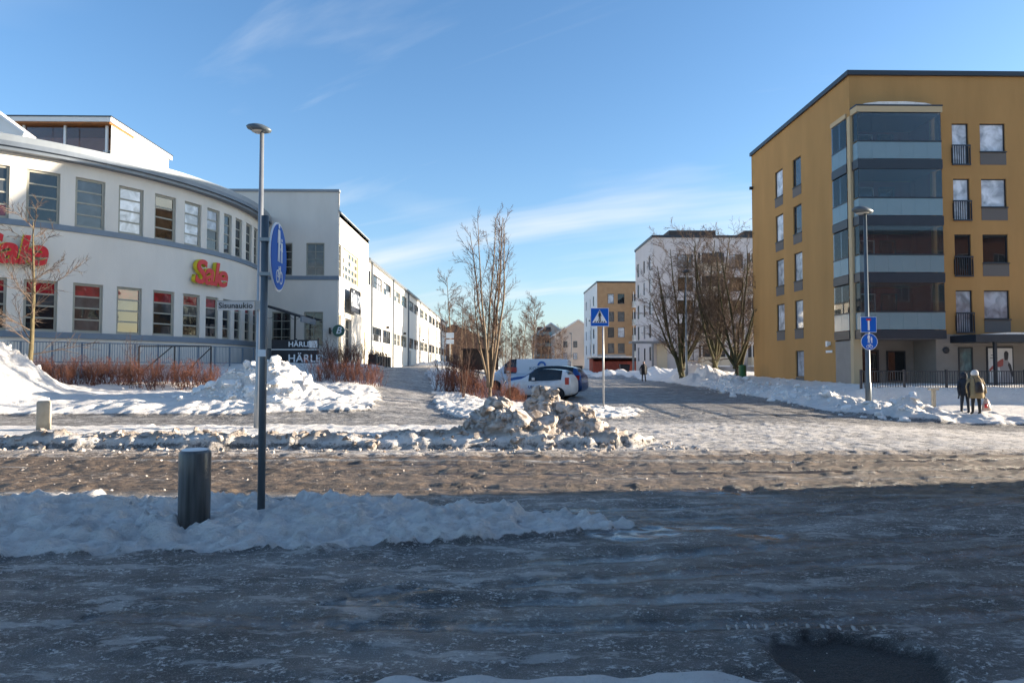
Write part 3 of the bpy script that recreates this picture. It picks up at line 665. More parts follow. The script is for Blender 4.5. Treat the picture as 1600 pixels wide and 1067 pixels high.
gs = empty('round_blade_sign', (TX+.12, TY-.25, 4.0)); disc = MB(); n = 28
def disc_mesh(r, t, n=32): 
    return MB().prism([(r*math.cos(2*math.pi*i/n), r*math.sin(2*math.pi*i/n)) for i in range(n)], 0, t)
link('disc', disc_mesh(.38, .08).mesh('d', mat('sign_green', (.02, .10, .07), .4)), None, gs)
link('rim', disc_mesh(.41, .06).mesh('d', mat('sign_grey_rim', (.35, .40, .38), .5)), None, gs, (0, .01, 0))
link('swirl_letter', text_mesh('B', .62, .01, .3, .01), lettermat, gs, (0, -.012, 0)); MB().bar((-.1, .05, 0), (-.55, .05, 0), .04).build('bracket', black, gs)
MB().box(-.62, -.54, .0, .24, -.2, .2).build('wall_plate', black, gs)
tag(gs, 'round green blade sign with a white swirling letter on the tower corner', 'sign')
# ---- the long factory hall
FX = TX-.12; F0 = TY+10.4; FL = 82.0
fh = empty('factory_hall', (FX, F0, 0)); ops = []; BAY = 11.6; wins = []
for b in range(7):
    x0 = 1.9+b*BAY
    for k in (0, 1):
        for (c, d) in ((8.4, 9.6), (3.85, 5.1)):
            r_ = (x0+.7+k*5.2, x0+.7+k*5.2+4.6, c, d); ops.append(r_); wins.append((b, r_))
ops += [(.25, 1.6, 8.4, 9.6)]; wins.append((0, ops[-1]))
doors = [(1.9+.9*1+3.9, 1.9+6.0-.05, 1.6, 3.7)]
doors = [(7.2, 8.15, 1.45, 3.6), (1.9+2*BAY+1.0, 1.9+2*BAY+3.0, 1.45, 3.6), (1.9+4*BAY+1.2, 1.9+4*BAY+4, 1.5, 3.6)]
fwall = link('street_wall', wall_mesh('street_wall', FL, .8, 10.3, ops+doors, plaster2, .22), None, fh, (0, 0, 0), R_(90))
for b, (a, bb, c, d) in wins: window(fwall, a, c, bb-a, d-c, 4 if bb-a > 2 else 2, 2, framegrey if b % 2 else framedark, ft=.07, mt=.06, y=.08, panes=b < 3, glass=G_mid, pick=lambda: wr.choice([G_mid, G_dark, G_mid, G_pale]))
for (a, b, c, d) in doors: MB().box(a, b, .12, .17, c, d).build('door', mat('grey_door', (.35, .36, .36), .6), fwall)
for b in range(8): MB().box(1.75+b*BAY, 1.98+b*BAY, -.16, .0, .8, 10.32).build('pilaster', greymetal, fwall)
MB().box(-.0, FL, -.30, .3, 10.31, 10.5).build('eave', greymetal, fwall)
MB().box(-14, -.31, 0, FL, 10.2, 10.45).build('roof', fascia, fh); MB().box(-14, .0, FL, FL+.2, .8, 10.2).build('end_wall', plaster2, fh); MB().box(-14, -.3, -.0, .2, 10.0, 10.2).build('gable', plaster2, fh)
for x in (9.6, 21.4, 40): MB().box(x, x+.16, -.28, 0, 4.95+.3, 5.5).build('wall_lamp', black, fwall)
tag(fh, 'long low white factory hall with dark pilasters and strip windows', 'building')
# ---- restaurant terrace: dark panels, awning, planters
dk = mat('terrace_dark_board', (.022, .026, .036), .55, .4, nscale=3, namt=.15)
ty = 40.0; tA = at(424, 560, ty).x; tB = at(497, 560, ty).x; zb = 1.35
te = empty('terrace_screen', (tA, ty, 0)); L_ = tB-tA
MB().box(0, L_, 0, .08, zb, 2.62).build('lower_board', dk, te); MB().box(0, L_, .01, .07, 2.68, 3.22).build('upper_board', dk, te)
MB().box(-.02, L_+.02, -.02, .1, 2.62, 2.68).build('rail', framewhite, te)
for x in (0, L_/2, L_-.08): MB().box(x, x+.08, .081, .16, zb, 3.3).build('post', black, te)
link('lower_lettering', text_mesh('HÄRLEM', .62, .012, 0, .01, 1.05), lettermat, te, (L_*.80, -.015, 2.12)); link('upper_lettering', text_mesh('HÄRLEM', .42, .012, 0, .008, 1.05), lettermat, te, (L_*.66, -.006, 2.95))
MB().bar((L_*.8-1.4, -.012, 1.84), (L_*.8+1.1, -.012, 1.84), .02, .05).build('underline', lettermat, te)
sc = empty('side', (L_, 0, 0), 0, te); MB().box(-.0, .08, .1, 4.4, zb, 2.62).build('side_board', dk, te); MB().box(.01, .07, .1, 4.4, 2.68, 3.22).build('side_upper_board', dk, te)
bpy.data.objects.remove(sc); MB().box(.02, .5, 0, .02, 0, .42).build('notice', framewhite, te, (L_-.75+.2, -.03, 2.75))
tag(te, 'dark boarded terrace screen with two white HÄRLEM letterings under the awning', 'screen')
aw = empty('awning', (at(421, 560, 41.5).x, 41.5, 0)); w_ = at(480, 560, 41.5).x-at(421, 560, 41.5).x
mb = MB(); mb.prism([(0, 5.35), (w_, 4.62), (w_, 4.5), (0, 5.2)], -1.3, 1.7); mb.build('canopy', dk, aw)
MB().box(w_-.06, w_+.03, -1.32, 1.72, 4.28, 4.62).build('valance', greymetal, aw)
for x, z in ((.05, 5.2), (w_*.80, 4.66)): MB().box(x, x+.09, -1.2, -1.11, 1.35, z).build('post', black, aw)
mb = MB(); pts = [(x, -1.25, 4.75-.25*math.sin((x/w_*3 % 1)*math.pi)-.1*x/w_) for x in np.linspace(.1, w_-.1, 40)]; mb.tube(pts, .012, 4); mb.build('light_string', black, aw)
tag(aw, 'black sloping terrace awning on two posts', 'awning')
for k in range(6):
    t = at(583+k*4.2, 575, 44+k*.8); zc = gz(t.x, t.y)
    o = empty('planter', (t.x, t.y, zc-.03)); MB().box(-.26, .26, -.36, .36, 0, .75).build('box', black, o)
    mb = MB()
    for q in range(26): a, b = random.uniform(-.22, .22), random.uniform(-.32, .32); mb.bar((a, b, .7), (a+random.gauss(0, .06), b+random.gauss(0, .06), .9+random.random()*.22), .012)
    mb.build('dry_twigs', mat('dry_twig', (.06, .04, .03), .8), o); tag(o, 'black planter box with dry twigs beside the path to the factory hall', 'planter', 'row of black planters')
# ---- the ochre apartment house
YX, YY = 18.15, 34.6; YTOP = 16.75; YW = 26.0; YD = 13.6
yb = empty('ochre_apartment_house', (YX, YY, 0))
cols_f = [(5.35, .86, 'f'), (6.82, 1.33, 'w'), (10.2, 1.33, 'w'), (12.4, .86, 'f'), (15.4, 1.33, 'w'), (18.6, 1.33, 'w'), (21.5, .86, 'f')]
tops = [14.28, 11.38, 8.48, 5.58]; fo = [(.42, 4.25, .45, 14.62)]; fl = []
for (x, w, k) in cols_f:
    for t in tops:
        r_ = (x, x+w, t-(2.19 if k == 'f' else 1.47), t); fo.append(r_); fl.append((k, r_))
fw = link('front_wall', wall_mesh('front_wall', YW, 3.32, YTOP, [(a, b, max(c, 3.32), d) for (a, b, c, d) in fo], ochre, .16), None, yb)
greypanel = mat('grey_under_window_panel', (.13, .12, .115), .7, .3); railm = darkmetal
for k, (a, b, c, d) in fl:
    blind = {14.28: G_blind, 11.38: G_blind, 8.48: G_dark, 5.58: G_pale}[d] if wr.random() < .85 else G_mid
    w = window(fw, a, c, b-a, d-c, 1, 1, framedark, blind, ft=.05, y=.07)
    if k == 'f':
        mb = MB(); mb.box(-.06, b-a+.06, -.16, -.12, 0-.02, .05).box(-.06, b-a+.06, -.16, -.12, .98, 1.05)
        for i in range(9): x = -.05+(b-a+.07)*i/8; mb.box(x, x+.03, -.155, -.125, .051, .979)
        for x in (-.06, b-a+.03): mb.box(x, x+.03, -.119, -.068, .1, .9)
        mb.build('guard_rail', railm, w)
    else:
        MB().box(-.02, b-a+.02, -.085, -.075, -.70, -.07).build('under_panel', greypanel, w); MB().box(-.04, b-a+.04, -.14, .02, -.06, -.005).build('sill', framedark, w)
lo = [(YD-1.9, YD-.30, .45, 14.62)]; ll = []
for (ya, yb_) in ((43.0, 44.2), (40.35, 41.5)):
    for t in (14.38, 11.48, 8.58, 5.68): ll.append((YY+YD-yb_, YY+YD-ya, t-1.72, t))
pw = (YY+YD-41.5, YY+YD-40.35, 1.04, 2.62)
lw = link('side_wall', wall_mesh('side_wall', YD, .45, YTOP, lo+ll+[pw], ochre, .16), None, yb, (0, YD, 0), R_(-90))
for (a, b, c, d) in ll:
    w = window(lw, a, c, b-a, d-c, 1, 1, framedark, wr.choice([G_pale, G_mid, G_blind]), ft=.05, y=.07)
    MB().box(-.02, b-a+.02, -.085, -.075, -.62, -.06).build('under_panel', greypanel, w); MB().box(-.04, b-a+.04, -.12, .02, -.055, -.005).build('sill', framedark, w)
posterw = mat('poster_white', (.72, .72, .72), .45, .5); skin_red = mat('poster_muscle_red', (.42, .10, .09), .5); skin_dk = mat('poster_dark', (.03, .03, .04), .5); skin_grey = mat('poster_grey', (.38, .36, .38), .5)
def poster(parent, x, z, w, h, name='poster'):
    o = MB().box(0, w, 0, .02, 0, h).build(name, posterw, parent, (x, .06, z)); s = h/1.55
    def flat(n, pts, m, y): MB().prism([(px*w, pz*h) for px, pz in pts], y-.004, y).build(n, m, o)
    flat('torso_print', [(.45,0),(.95,0),(.97,.25),(.90,.55),(.78,.68),(.66,.66),(.52,.62),(.44,.50),(.50,.28)], skin_grey, -.002)
    flat('shoulder_print', [(.0,.38),(.05,.34),(.30,.46),(.48,.46),(.60,.50),(.62,.70),(.52,.68),(.35,.60),(.12,.47)], skin_red, -.007)
    flat('arm_print', [(.84,.60),(.93,.52),(1.0,.30),(1.0,.18),(.93,.20),(.86,.40),(.80,.52)], skin_dk, -.007)
    flat('head_print', [(.66,.66),(.80,.66),(.82,.74),(.84,.86),(.78,.92),(.70,.92),(.65,.86),(.66,.74)], skin_dk, -.007)
    flat('text_print', [(.10,.80),(.34,.80),(.34,.815),(.10,.815)], skin_dk, -.002); flat('text_print', [(.06,.72),(.38,.72),(.38,.735),(.06,.735)], skin_dk, -.002)
    return o
poster(window(lw, pw[0], pw[2], pw[1]-pw[0], pw[3]-pw[2], 1, 1, framedark, G_pale, ft=.05, y=.09), .05, .05, 1.05, 1.48)
MB().box(pw[0], pw[1], -.012, -.002, .5, 1.02).build('under_panel', greypanel, lw)
for nm, a, b, c, d in (('parapet_front', -.15, YW, -.15, .25), ('parapet_side', -.15, .25, .26, YD+.1)): MB().box(a, b, c, d, YTOP, YTOP+.24).build(nm, darkmetal, yb)
MB().box(.26, YW, .26, YD, YTOP-.3, YTOP+.02).build('roof', darkmetal, yb); MB().box(0, YW, YD-.02, YD+.12, .3, YTOP).build('back_wall', ochre, yb); MB().box(YW-.1, YW, 0, YD, .3, YTOP).build('end_wall', ochre, yb)
MB().box(-.25, -.02, YD-.2, YD-.05, 14.3, 14.5).build('gutter_bracket', darkmetal, yb)
# corner balconies: floors, red back walls, glazing panes, frosted rail panels
redwall = mat('dark_red_boards', (.27, .045, .05), .7, .3, nscale=3, namt=.1); greysid = mat('grey_siding', (.30, .275, .25), .8, .2, nscale=2, namt=.06)
bglass = clearglass('balcony_glass', (.72, .76, .80), .05); frost = mat('frosted_rail_glass', (.17, .25, .29), .12, .6, nscale=1, namt=.04)
ceil = mat('balcony_ceiling', (.22, .20, .20), .8)
for i, zf in enumerate((12.2, 9.3, 6.4, 3.5)):
    b = empty('balcony', (0, 0, zf), 0, yb)
    MB().box(.06, 4.42, -.62, 1.88, -.44, 0).build('slab', darkmetal, b)
    MB().box(.1, 4.38, -.58, 1.88, -.449, -.441).build('slab_underside', ceil, b)
    MB().box(.45, 4.3, 1.90, 1.98, 0, 2.42).build('back_wall', redwall, b); MB().box(4.26, 4.34, .17, 1.89, 0, 2.42).build('end_wall', redwall, b)
    w = window(b, 1.1, .75, 1.1, 1.35, 1, 1, framewhite, G_mid, y=1.82, ft=.06); d = window(b, 2.5, .05, .85, 2.05, 1, 1, framedark, G_dark, y=1.82, ft=.08)
    link('lamp', MB().lathe([(.02, 0), (.13, .06), (.15, .14), (.10, .24), (.02, .27)], 12).mesh('lamp', framewhite, True), None, b, (.6, 1.2, 2.0-.3*(i % 2)))
    MB().bar((.6, 1.2, 2.2), (.6, 1.2, 2.48), .012).build('lamp_cord', framedark, b)
    x = .10
    for k in range(6): link('rail_panel', rect_mesh(.71, .86, frost, .02), None, b, (x+k*.715, -.60, .03))
    MB().box(.08, 4.40, -.63, -.55, .90, .96).build('rail_cap', darkmetal, b); MB().box(.08, 4.40, -.62, -.56, 2.40, 2.46).build('head_rail', darkmetal, b)
    for k in range(6): link('glass_pane', rect_mesh(.705, 1.43, bglass, .01), None, b, (x+k*.715, -.585, .965))
    # returns and the glazing on the street side
    for nm, x0 in (('return', .09), ('return', 4.385)):
        link('rail_panel', MB().box(0, .015, 0, .5, 0, .86).mesh('p', frost), None, b, (x0, -.57, .03)); link('glass_pane', MB().box(0, .01, 0, .5, 0, 1.43).mesh('p', bglass), None, b, (x0, -.57, .965))
    MB().box(-.06, .10, .31, 1.9, -.44, 0).build('side_slab', darkmetal, b); MB().box(-.05, .0, .31, 1.9, .90, .96).build('side_rail_cap', darkmetal, b)
    for k in range(2):
        link('side_rail_panel', MB().box(0, .02, 0, .77, 0, .86).mesh('p', frost), None, b, (-.04, .33+k*.785, .03)); link('side_glass_pane', MB().box(0, .01, 0, .77, 0, 1.43).mesh('p', bglass), None, b, (-.03, .33+k*.785, .965))
MB().box(.02, 4.45, -.64, .0, 14.62, 14.92).build('balcony_roof', mat('beige_trim', (.47, .37, .23), .8), yb); MB().box(.0, 4.47, -.66, .0, 14.925, 15.0).build('balcony_roof_edge', darkmetal, yb)
MB().box(-.08, 0, .3, 1.92, 14.62, 14.85).build('side_balcony_roof', MATS['beige_trim'], yb)
rsn = MB(); rsn.prism([(.3, 15.0), (4.0, 15.0), (3.6, 15.10), (2.6, 15.17), (1.2, 15.15), (.5, 15.06)], -.62, -.08); rsn.build('roof_snow', cleansnow, yb)
MB().box(.42, 4.26, -.5, 1.88, 14.47, 14.61).build('balcony_ceiling', ceil, yb)
beige = MATS['beige_trim']; MB().box(-.012, .425, -.012, .3, .0, 14.62).build('corner_column', beige, yb)
# ground floor: recessed entrance, siding boards, shop windows, canopy
MB().box(.45, 4.26, 1.9, 1.99, .45, 3.05).build('entrance_back_wall', greysid, yb); MB().box(4.26, 4.34, .02, 1.89, .45, 3.05).build('entrance_side_wall', greysid, yb)
MB().box(.3, 4.3, .02, 1.9, .30, .45).build('entrance_floor', mat('concrete_floor', (.35, .34, .33), .9), yb); MB().box(.0, .02, .31, 1.9, .45, 3.0).build('entrance_screen', greysid, yb)
window(yb, 1.3, .46, 1.0, 2.1, 1, 1, framedark, G_dark, y=1.80, ft=.1); window(yb, 2.75, .9, 1.0, 1.6, 1, 1, framedark, G_dark, y=1.80, ft=.06)
gl_ops = [(5.4, 6.15, .75, 2.65), (6.85, 8.25, .75, 2.68), (10.2, 11.5, .75, 2.65), (13, 15, .5, 2.65)]
MB().box(4.25, YW, .03, .2, .2, 3.318).build('ground_floor_wall', greysid, yb)
for z in np.arange(.45, 3.3, .19):
    last = 4.26
    for (a, b, c, d) in gl_ops+[(YW, YW, 0, 9)]:
        if z+.18 < c or z > d: continue
        MB().box(last, a, .0, .029, z, z+.175).build('board', greysid, yb); last = b
for (a, b, c, d), g in zip(gl_ops, (G_teal, G_pale, G_teal, G_dark)): window(yb, a, c, b-a, d-c, 1, 1, framedark, g, y=-.035, ft=.06)
poster(yb, 6.93, .83, 1.24, 1.76).location = (6.93, -.06, .83)
cp = MB().box(5.0, 12.5, -1.9, 0, 2.86, 3.22).build('canopy', darkmetal, yb); MB().prism([(5.5, 3.22), (12.4, 3.22), (12.4, 3.33), (6.6, 3.32)], -1.85, -.1).build('canopy_snow', cleansnow, yb)
for x in (6.05, 11.5): MB().box(x, x+.13, -1.7, -1.57, .2, 2.86).build('canopy_post', darkmetal, yb)
link('wall_lamp', MB().lathe([(.0, 0), (.16, 0), (.17, .05), (.12, .10), (.0, .10)], 14).mesh('wl', framedark), None, yb, (4.75, -.01, 2.5)).rotation_euler = (R_(90), 0, 0)
MB().box(-.03, -.005, 2.25, 2.95, 2.42, 2.55).build('house_number_plate', framewhite, yb); link('side_lamp', MB().prism([(0,0),(.2,.1),(.2,.26),(0,.3)], 0, .2).mesh('sl', framewhite), None, yb, (-.21, 2.4, 2.75))
tag(yb, 'five-storey ochre apartment house with glazed corner balconies', 'building')
# retaining wall and picket fence before it
fy = 31.6; rw = empty('retaining_wall', (16.9, fy, 0)); conc = mat('pale_concrete', (.42, .40, .37), .9, .2, nscale=1.5, namt=.12, streak=4)
for k in range(10): MB().box(k*2.4, k*2.4+2.385, 0, .25, -.75, .34).build('wall_block', conc, rw)
MB().box(0, .25, .251, 2.6, -.75, .34).build('return_wall', conc, rw); MB().box(-.03, 24.03, -.04, .29, .342, .40).build('coping', conc, rw)
tag(rw, 'low pale concrete retaining wall under the dark picket fence', 'wall')
fe = empty('picket_fence', (16.9, fy+.12, .40))
posts = [.05, 2.1, 4.1, 7.85, 11.6, 15.3, 19.0, 22.8]
for k, x in enumerate(posts): MB().box(x-.045, x+.045, -.045, .045, 0, 1.12).build('post', darkmetal, fe)
for k in range(len(posts)-1):
    a, b = posts[k]+.05, posts[k+1]-.05; mb = MB(); mb.box(a, b, -.02, .02, .06, .10).box(a, b, -.02, .02, 1.02, 1.06)
    n = int((b-a)/.115)
    for i in range(1, n): x = a+(b-a)*i/n; mb.box(x-.011, x+.011, -.011, .011, .101, 1.019)
    mb.build('railing_panel', darkmetal, fe)
tag(fe, 'dark blue metal picket fence along the retaining wall', 'fence')
# ---- blocks farther up the street
def block(name, label, X, Y, w, d, top, wm, sm, rows, fcols, scols, balc=None, z0=.2, glass=(G_mid, G_dark, G_pale), fm=framedark, cap=.3, extra=None):
    e = empty(name, (X, Y, 0)); fo = []; so = []
    for z in rows:
        for (x, ww, hh) in fcols: fo.append((x, x+ww, z, z+hh))
        for (x, ww, hh) in scols: so.append((x, x+ww, z, z+hh))
    f_ = link('front_wall', wall_mesh('front_wall', w, z0, top, fo, wm, .15), None, e); s_ = link('side_wall', wall_mesh('side_wall', d, z0, top, so, sm, .15), None, e, (0, d, 0), R_(-90))
    for r_ in fo: window(f_, r_[0], r_[2], r_[1]-r_[0], r_[3]-r_[2], 2 if r_[1]-r_[0] > 1.5 else 1, 1, fm, ft=.07, y=.06, pick=lambda: wr.choice(glass))
    for r_ in so: window(s_, r_[0], r_[2], r_[1]-r_[0], r_[3]-r_[2], 1, 1, fm, ft=.07, y=.06, pick=lambda: wr.choice(glass))
    MB().box(-.12, w+.1, -.12, d+.1, top, top+cap).build('roof', darkmetal, e)
    MB().box(.2, w, d-.1, d, z0, top-.01).build('back_wall', sm, e); MB().box(w-.1, w, .01, d-.11, z0, top-.01).build('end_wall', sm, e)
    if balc:
        for (x, ww, mm) in balc:
            for z in rows:
                b = empty('balcony', (x, 0, z-.75), 0, e)
                MB().box(0, ww, -1.5, -.001, 0, .18).build('slab', framewhite, b); MB().box(0, ww, -1.52, -1.46, .181, 1.15).build('parapet', mm, b)
                for xx in (0, ww-.06): MB().box(xx, xx+.06, -1.45, -.01, .181, 1.15).build('side_panel', mm, b)
                for xx in (.02, ww-.1): MB().box(xx, xx+.08, -1.45, -1.37, 1.151, 2.9).build('post', framewhite, b)
                MB().box(.1, ww-.1, -.02, -.003, .19, 2.6).build('back_opening', framedark, b)
    if extra: extra(e)
    tag(e, label, 'building'); return e
greyw = mat('grey_white_render', (.56, .54, .55), .9, .2, nscale=.3, namt=.05); cream = mat('cream_panel', (.52, .46, .36), .8); brickor = mat('orange_brick', (.40, .25, .14), .9, .2, nscale=1.2, namt=.1, bump=.3, bscale=8)
pinkc = mat('pink_cream_render', (.62, .50, .41), .9, .2, nscale=.4, namt=.05); frost2 = mat('pale_balcony_panel', (.48, .50, .48), .4)
def ex2(e):
    MB().box(3.0, 9.0, 4, 8, 17.6, 19.0).build('roof_room', mat('dark_brown_sheet', (.07, .055, .05), .7), e); MB().box(12, 24, 2, 9, 17.6, 18.6).build('roof_storey', MATS['dark_brown_sheet'], e)
    MB().lathe([(.7, 0), (.7, 1.6), (.8, 1.7)], 14, (14.2, 3, 18.6)).build('roof_vent', framewhite, e); MB().box(1.0, 1.5, -.03, -.005, 2.9, 3.2).build('orange_plate', mat('orange_plate', (.6, .25, .02), .5), e)
block('grey_apartment_block', 'pale grey apartment block with stacked balconies behind the three bare trees', 18.6, 82, 30, 10.5, 17.3, greyw, greyw, [2.4, 5.2, 8.0, 10.8, 13.6],
      [(3.0, 1.9, 1.7), (7.6, .9, 2.0), (9.2, 1.8, 1.7), (15.5, 1.6, 1.7), (22, 1.8, 1.7)], [(1.2, 1.2, 1.8), (5.0, 1.0, 1.6), (8.2, 1.1, 1.7)], balc=[(4.0+1.4, 3.4, cream), (11.4, 3.6, cream), (18, 3.4, cream)], extra=ex2)
def ex3(e):
    MB().box(-.02, 5.4, -.05, -.003, .2, 4.0).build('grey_base', mat('grey_base', (.25, .26, .27), .8), e)
block('orange_brick_block', 'orange brick apartment block with a white street side', 18.6, 129, 16, 20, 17.6, brickor, white, [4.2, 7.2, 10.2, 13.6], [(2.0, 1.2, 1.9), (3.9, 1.3, 1.9)], [(3, 1.2, 1.9), (9.5, .8, 1.9), (14, 2.0, 1.9)], balc=[(6.6, 3.6, frost2)], extra=ex3)
def gable(name, label, X, Y, w, d, eave, ridge, wm, windows, balc=None, snow=True):
    e = empty(name, (X, Y, 0)); mb = MB().prism([(0, 0), (w, 0), (w, eave), (w/2, ridge), (0, eave)], 0, d); mb.build('wall', wm, e)
    for sgn in (0, 1):
        a = (0-.4, eave-.25) if sgn == 0 else (w+.4, eave-.25); q = MB().prism([a, (w/2, ridge+.05), (w/2, ridge+.4), (a[0], a[1]+.35)] if sgn == 0 else [(w/2, ridge+.05), a, (a[0], a[1]+.35), (w/2, ridge+.4)], -.4, d+.4)
        q.build('roof_slope', cleansnow if snow else mat('brown_roof', (.10, .06, .045), .8), e)
    for (x, z, ww, hh) in windows: window(e, x, z, ww, hh, 1, 1, framedark, wr.choice((G_mid, G_pale)), ft=.06, y=-.05)
    if balc:
        for z in (4, 7, 10):
            if z > eave: break
            MB().box(balc[0], balc[1], -1.3, -.001, z, z+.18).build('balcony_slab', framedark, e); MB().box(balc[0], balc[1], -1.32, -1.27, z+.181, z+1.1).build('balcony_front', mat('teal_panel', (.22, .33, .32), .4), e); MB().box(balc[0]+.1, balc[1]-.1, -.03, -.004, z+.2, z+2.5).build('balcony_opening', framedark, e)
    tag(e, label, 'house'); return e
gable('gabled_house', 'cream gabled house with a snowy roof and teal balconies next to the brick block', 14.0, 172, 12, 14, 9.6, 13.3, pinkc, [(2.2, 3.5, 1.0, 1.6), (2.2, 6.5, 1.0, 1.6), (4.7, 3.5, 1.0, 1.6), (4.7, 6.5, 1.0, 1.6)], (7.6, 11.4))
gable('gabled_house', 'cream gabled house with dark brown balconies half hidden by bare trees', 9.6, 186, 9, 14, 10.2, 13.4, pinkc, [(6.4, 3.5, 1.0, 1.6), (6.4, 6.5, 1.0, 1.6)], (.6, 4.6))
gable('brown_house', 'brown house with a low gable behind the birches at the end of the factory hall', -17, 150, 14, 12, 7.6, 10.6, mat('brown_boards', (.19, .12, .085), .8, nscale=2, namt=.1), [(3, 3, 1.4, 1.4), (7, 3, 1.4, 1.4), (5, 6, 1.4, 1.4)], None, False)
dkb = mat('dark_brown_boards', (.045, .03, .024), .8, nscale=2, namt=.15); sh = empty('bin_shed', (-4.6, 86, gz(-4, 86)-.1))
for k in range(9): MB().box(k*.5, k*.5+.48, 0, .06, 0, 2.5).build('board', dkb, sh)
MB().box(-.2, 4.7, -.3, 4, 2.5, 2.7).build('roof', dkb, sh); MB().box(0, 4.5, 3.8, 3.9, 0, 2.5).build('back_wall', dkb, sh); tag(sh, 'dark brown boarded bin shed behind the red bushes', 'shed')
rs = empty('red_shed', (13.2, 96, gz(13.2, 96)-.1)); rb = mat('red_boards', (.23, .045, .03), .8, nscale=2, namt=.15)
for k in range(16): MB().box(k*.4, k*.4+.385, 0, .06, 0, 2.0).build('board', rb, rs)
MB().box(-.3, 6.7, -.5, 4, 2.35, 2.5).build('roof', darkmetal, rs); MB().box(-.25, 6.6, -.45, 3.9, 2.501, 2.7).build('roof_snow', cleansnow, rs); MB().box(0, 6.4, 3.8, 3.9, 0, 2.35).build('back_wall', rb, rs); MB().box(.0, .1, .07, 3.79, 0, 2.35).build('side_wall', rb, rs); MB().box(6.3, 6.4, .07, 3.79, 0, 2.35).build('side_wall', rb, rs)
tag(rs, 'red boarded yard shed with snow on its flat roof', 'shed')
for k, (x, y, l) in enumerate(((11.2, 97, 'dark grey wheeled bin standing left of the red shed'), (16.2, 88, 'dark wheeled bin beside the porch of the grey block'))):
    o = empty('wheeled_bin', (x, y, gz(x, y)-.05)); MB().prism([(-.5, .1), (.5, .1), (.62, 1.15), (-.62, 1.15)], -.4, .4).build('body', darkmetal, o); MB().prism([(-.66, 1.151), (.66, 1.151), (.6, 1.3), (-.6, 1.3)], -.45, .42).build('lid', black, o); tag(o, l, 'bin')
cpn = empty('porch_canopy', (15.6, 80.0, gz(16, 80)-.1)); MB().box(0, 5.0, 0, 2, 3.9, 4.15).build('roof', greymetal, cpn)
for x in (.1, 2.4): MB().box(x, x+.22, .1, .32, 0, 3.9).build('post', greymetal, cpn)
MB().box(3.4, 4.6, 1.7, 1.95, 0, 3.9).build('wall', cream, cpn); tag(cpn, 'grey flat porch canopy on posts before the grey apartment block', 'canopy')
# the tall house on the near side of the cross street, right of the camera, that shades the foreground
nb = empty('brick_house', (14.2, 10.5, 0)); nbrick = mat('red_brown_brick', (.26, .12, .08), .9, .2, nscale=1.5, namt=.12, bump=.3, bscale=9)
ops = [(1.5+3.2*i, 2.8+3.2*i, z, z+1.5) for i in range(9) for z in (1.4, 4.3, 7.2, 10.1)]
ops2 = [(2+3.4*i, 3.3+3.4*i, z, z+1.5) for i in range(9) for z in (1.4, 4.3, 7.2, 10.1)]
a_ = link('street_wall', wall_mesh('street_wall', 32, -.3, 13, ops, nbrick, .15), None, nb, (32, 0, 0), R_(180)); b_ = link('side_wall', wall_mesh('side_wall', 34, -.3, 13, ops2, nbrick, .15), None, nb, (0, 0, 0), R_(-90))
for r_ in ops: window(a_, r_[0], r_[2], 1.3, 1.5, 2, 1, framewhite, G_mid, panes=False, y=.06)
for r_ in ops2: window(b_, r_[0], r_[2], 1.3, 1.5, 2, 1, framewhite, G_mid, panes=False, y=.06)
MB().box(-.2, 32, -34, .2, 13, 13.3).build('roof', darkmetal, nb); MB().box(31.8, 32, -34, -.01, -.3, 13).build('end_wall', nbrick, nb); MB().box(0, 32, -34, -33.8, -.3, 13).build('back_wall', nbrick, nb)
tag(nb, 'brick apartment house across the cross street from the ochre house', 'building')
# ------------------------------------------------------------------ trees and shrubs
def tubes_mesh(name, segs, m, sides=4):
    a = np.array([s[0] for s in segs]); b = np.array([s[1] for s in segs]); r0 = np.array([s[2] for s in segs]); r1 = np.array([s[3] for s in segs])
    d = b-a; d /= np.linalg.norm(d, axis=1)[:, None]+1e-9; up_ = np.where(np.abs(d[:, 2:3]) < .9, np.array([[0, 0, 1.]]), np.array([[1., 0, 0]]))
    r = np.cross(d, up_); r /= np.linalg.norm(r, axis=1)[:, None]; u = np.cross(r, d); n = len(a); V = np.zeros((n, 2, sides, 3))
    for k in range(sides):
        t = 2*math.pi*k/sides; o = r*math.cos(t)+u*math.sin(t); V[:, 0, k] = a+o*r0[:, None]; V[:, 1, k] = b+o*r1[:, None]
    F = []; base = np.arange(n)[:, None]*2*sides
    for k in range(sides): F.append(np.concatenate([base+k, base+(k+1) % sides, base+sides+(k+1) % sides, base+sides+k], 1))
    me = np_mesh(name, V.reshape(-1, 3), np.concatenate(F), True); me.materials.append(m); return me
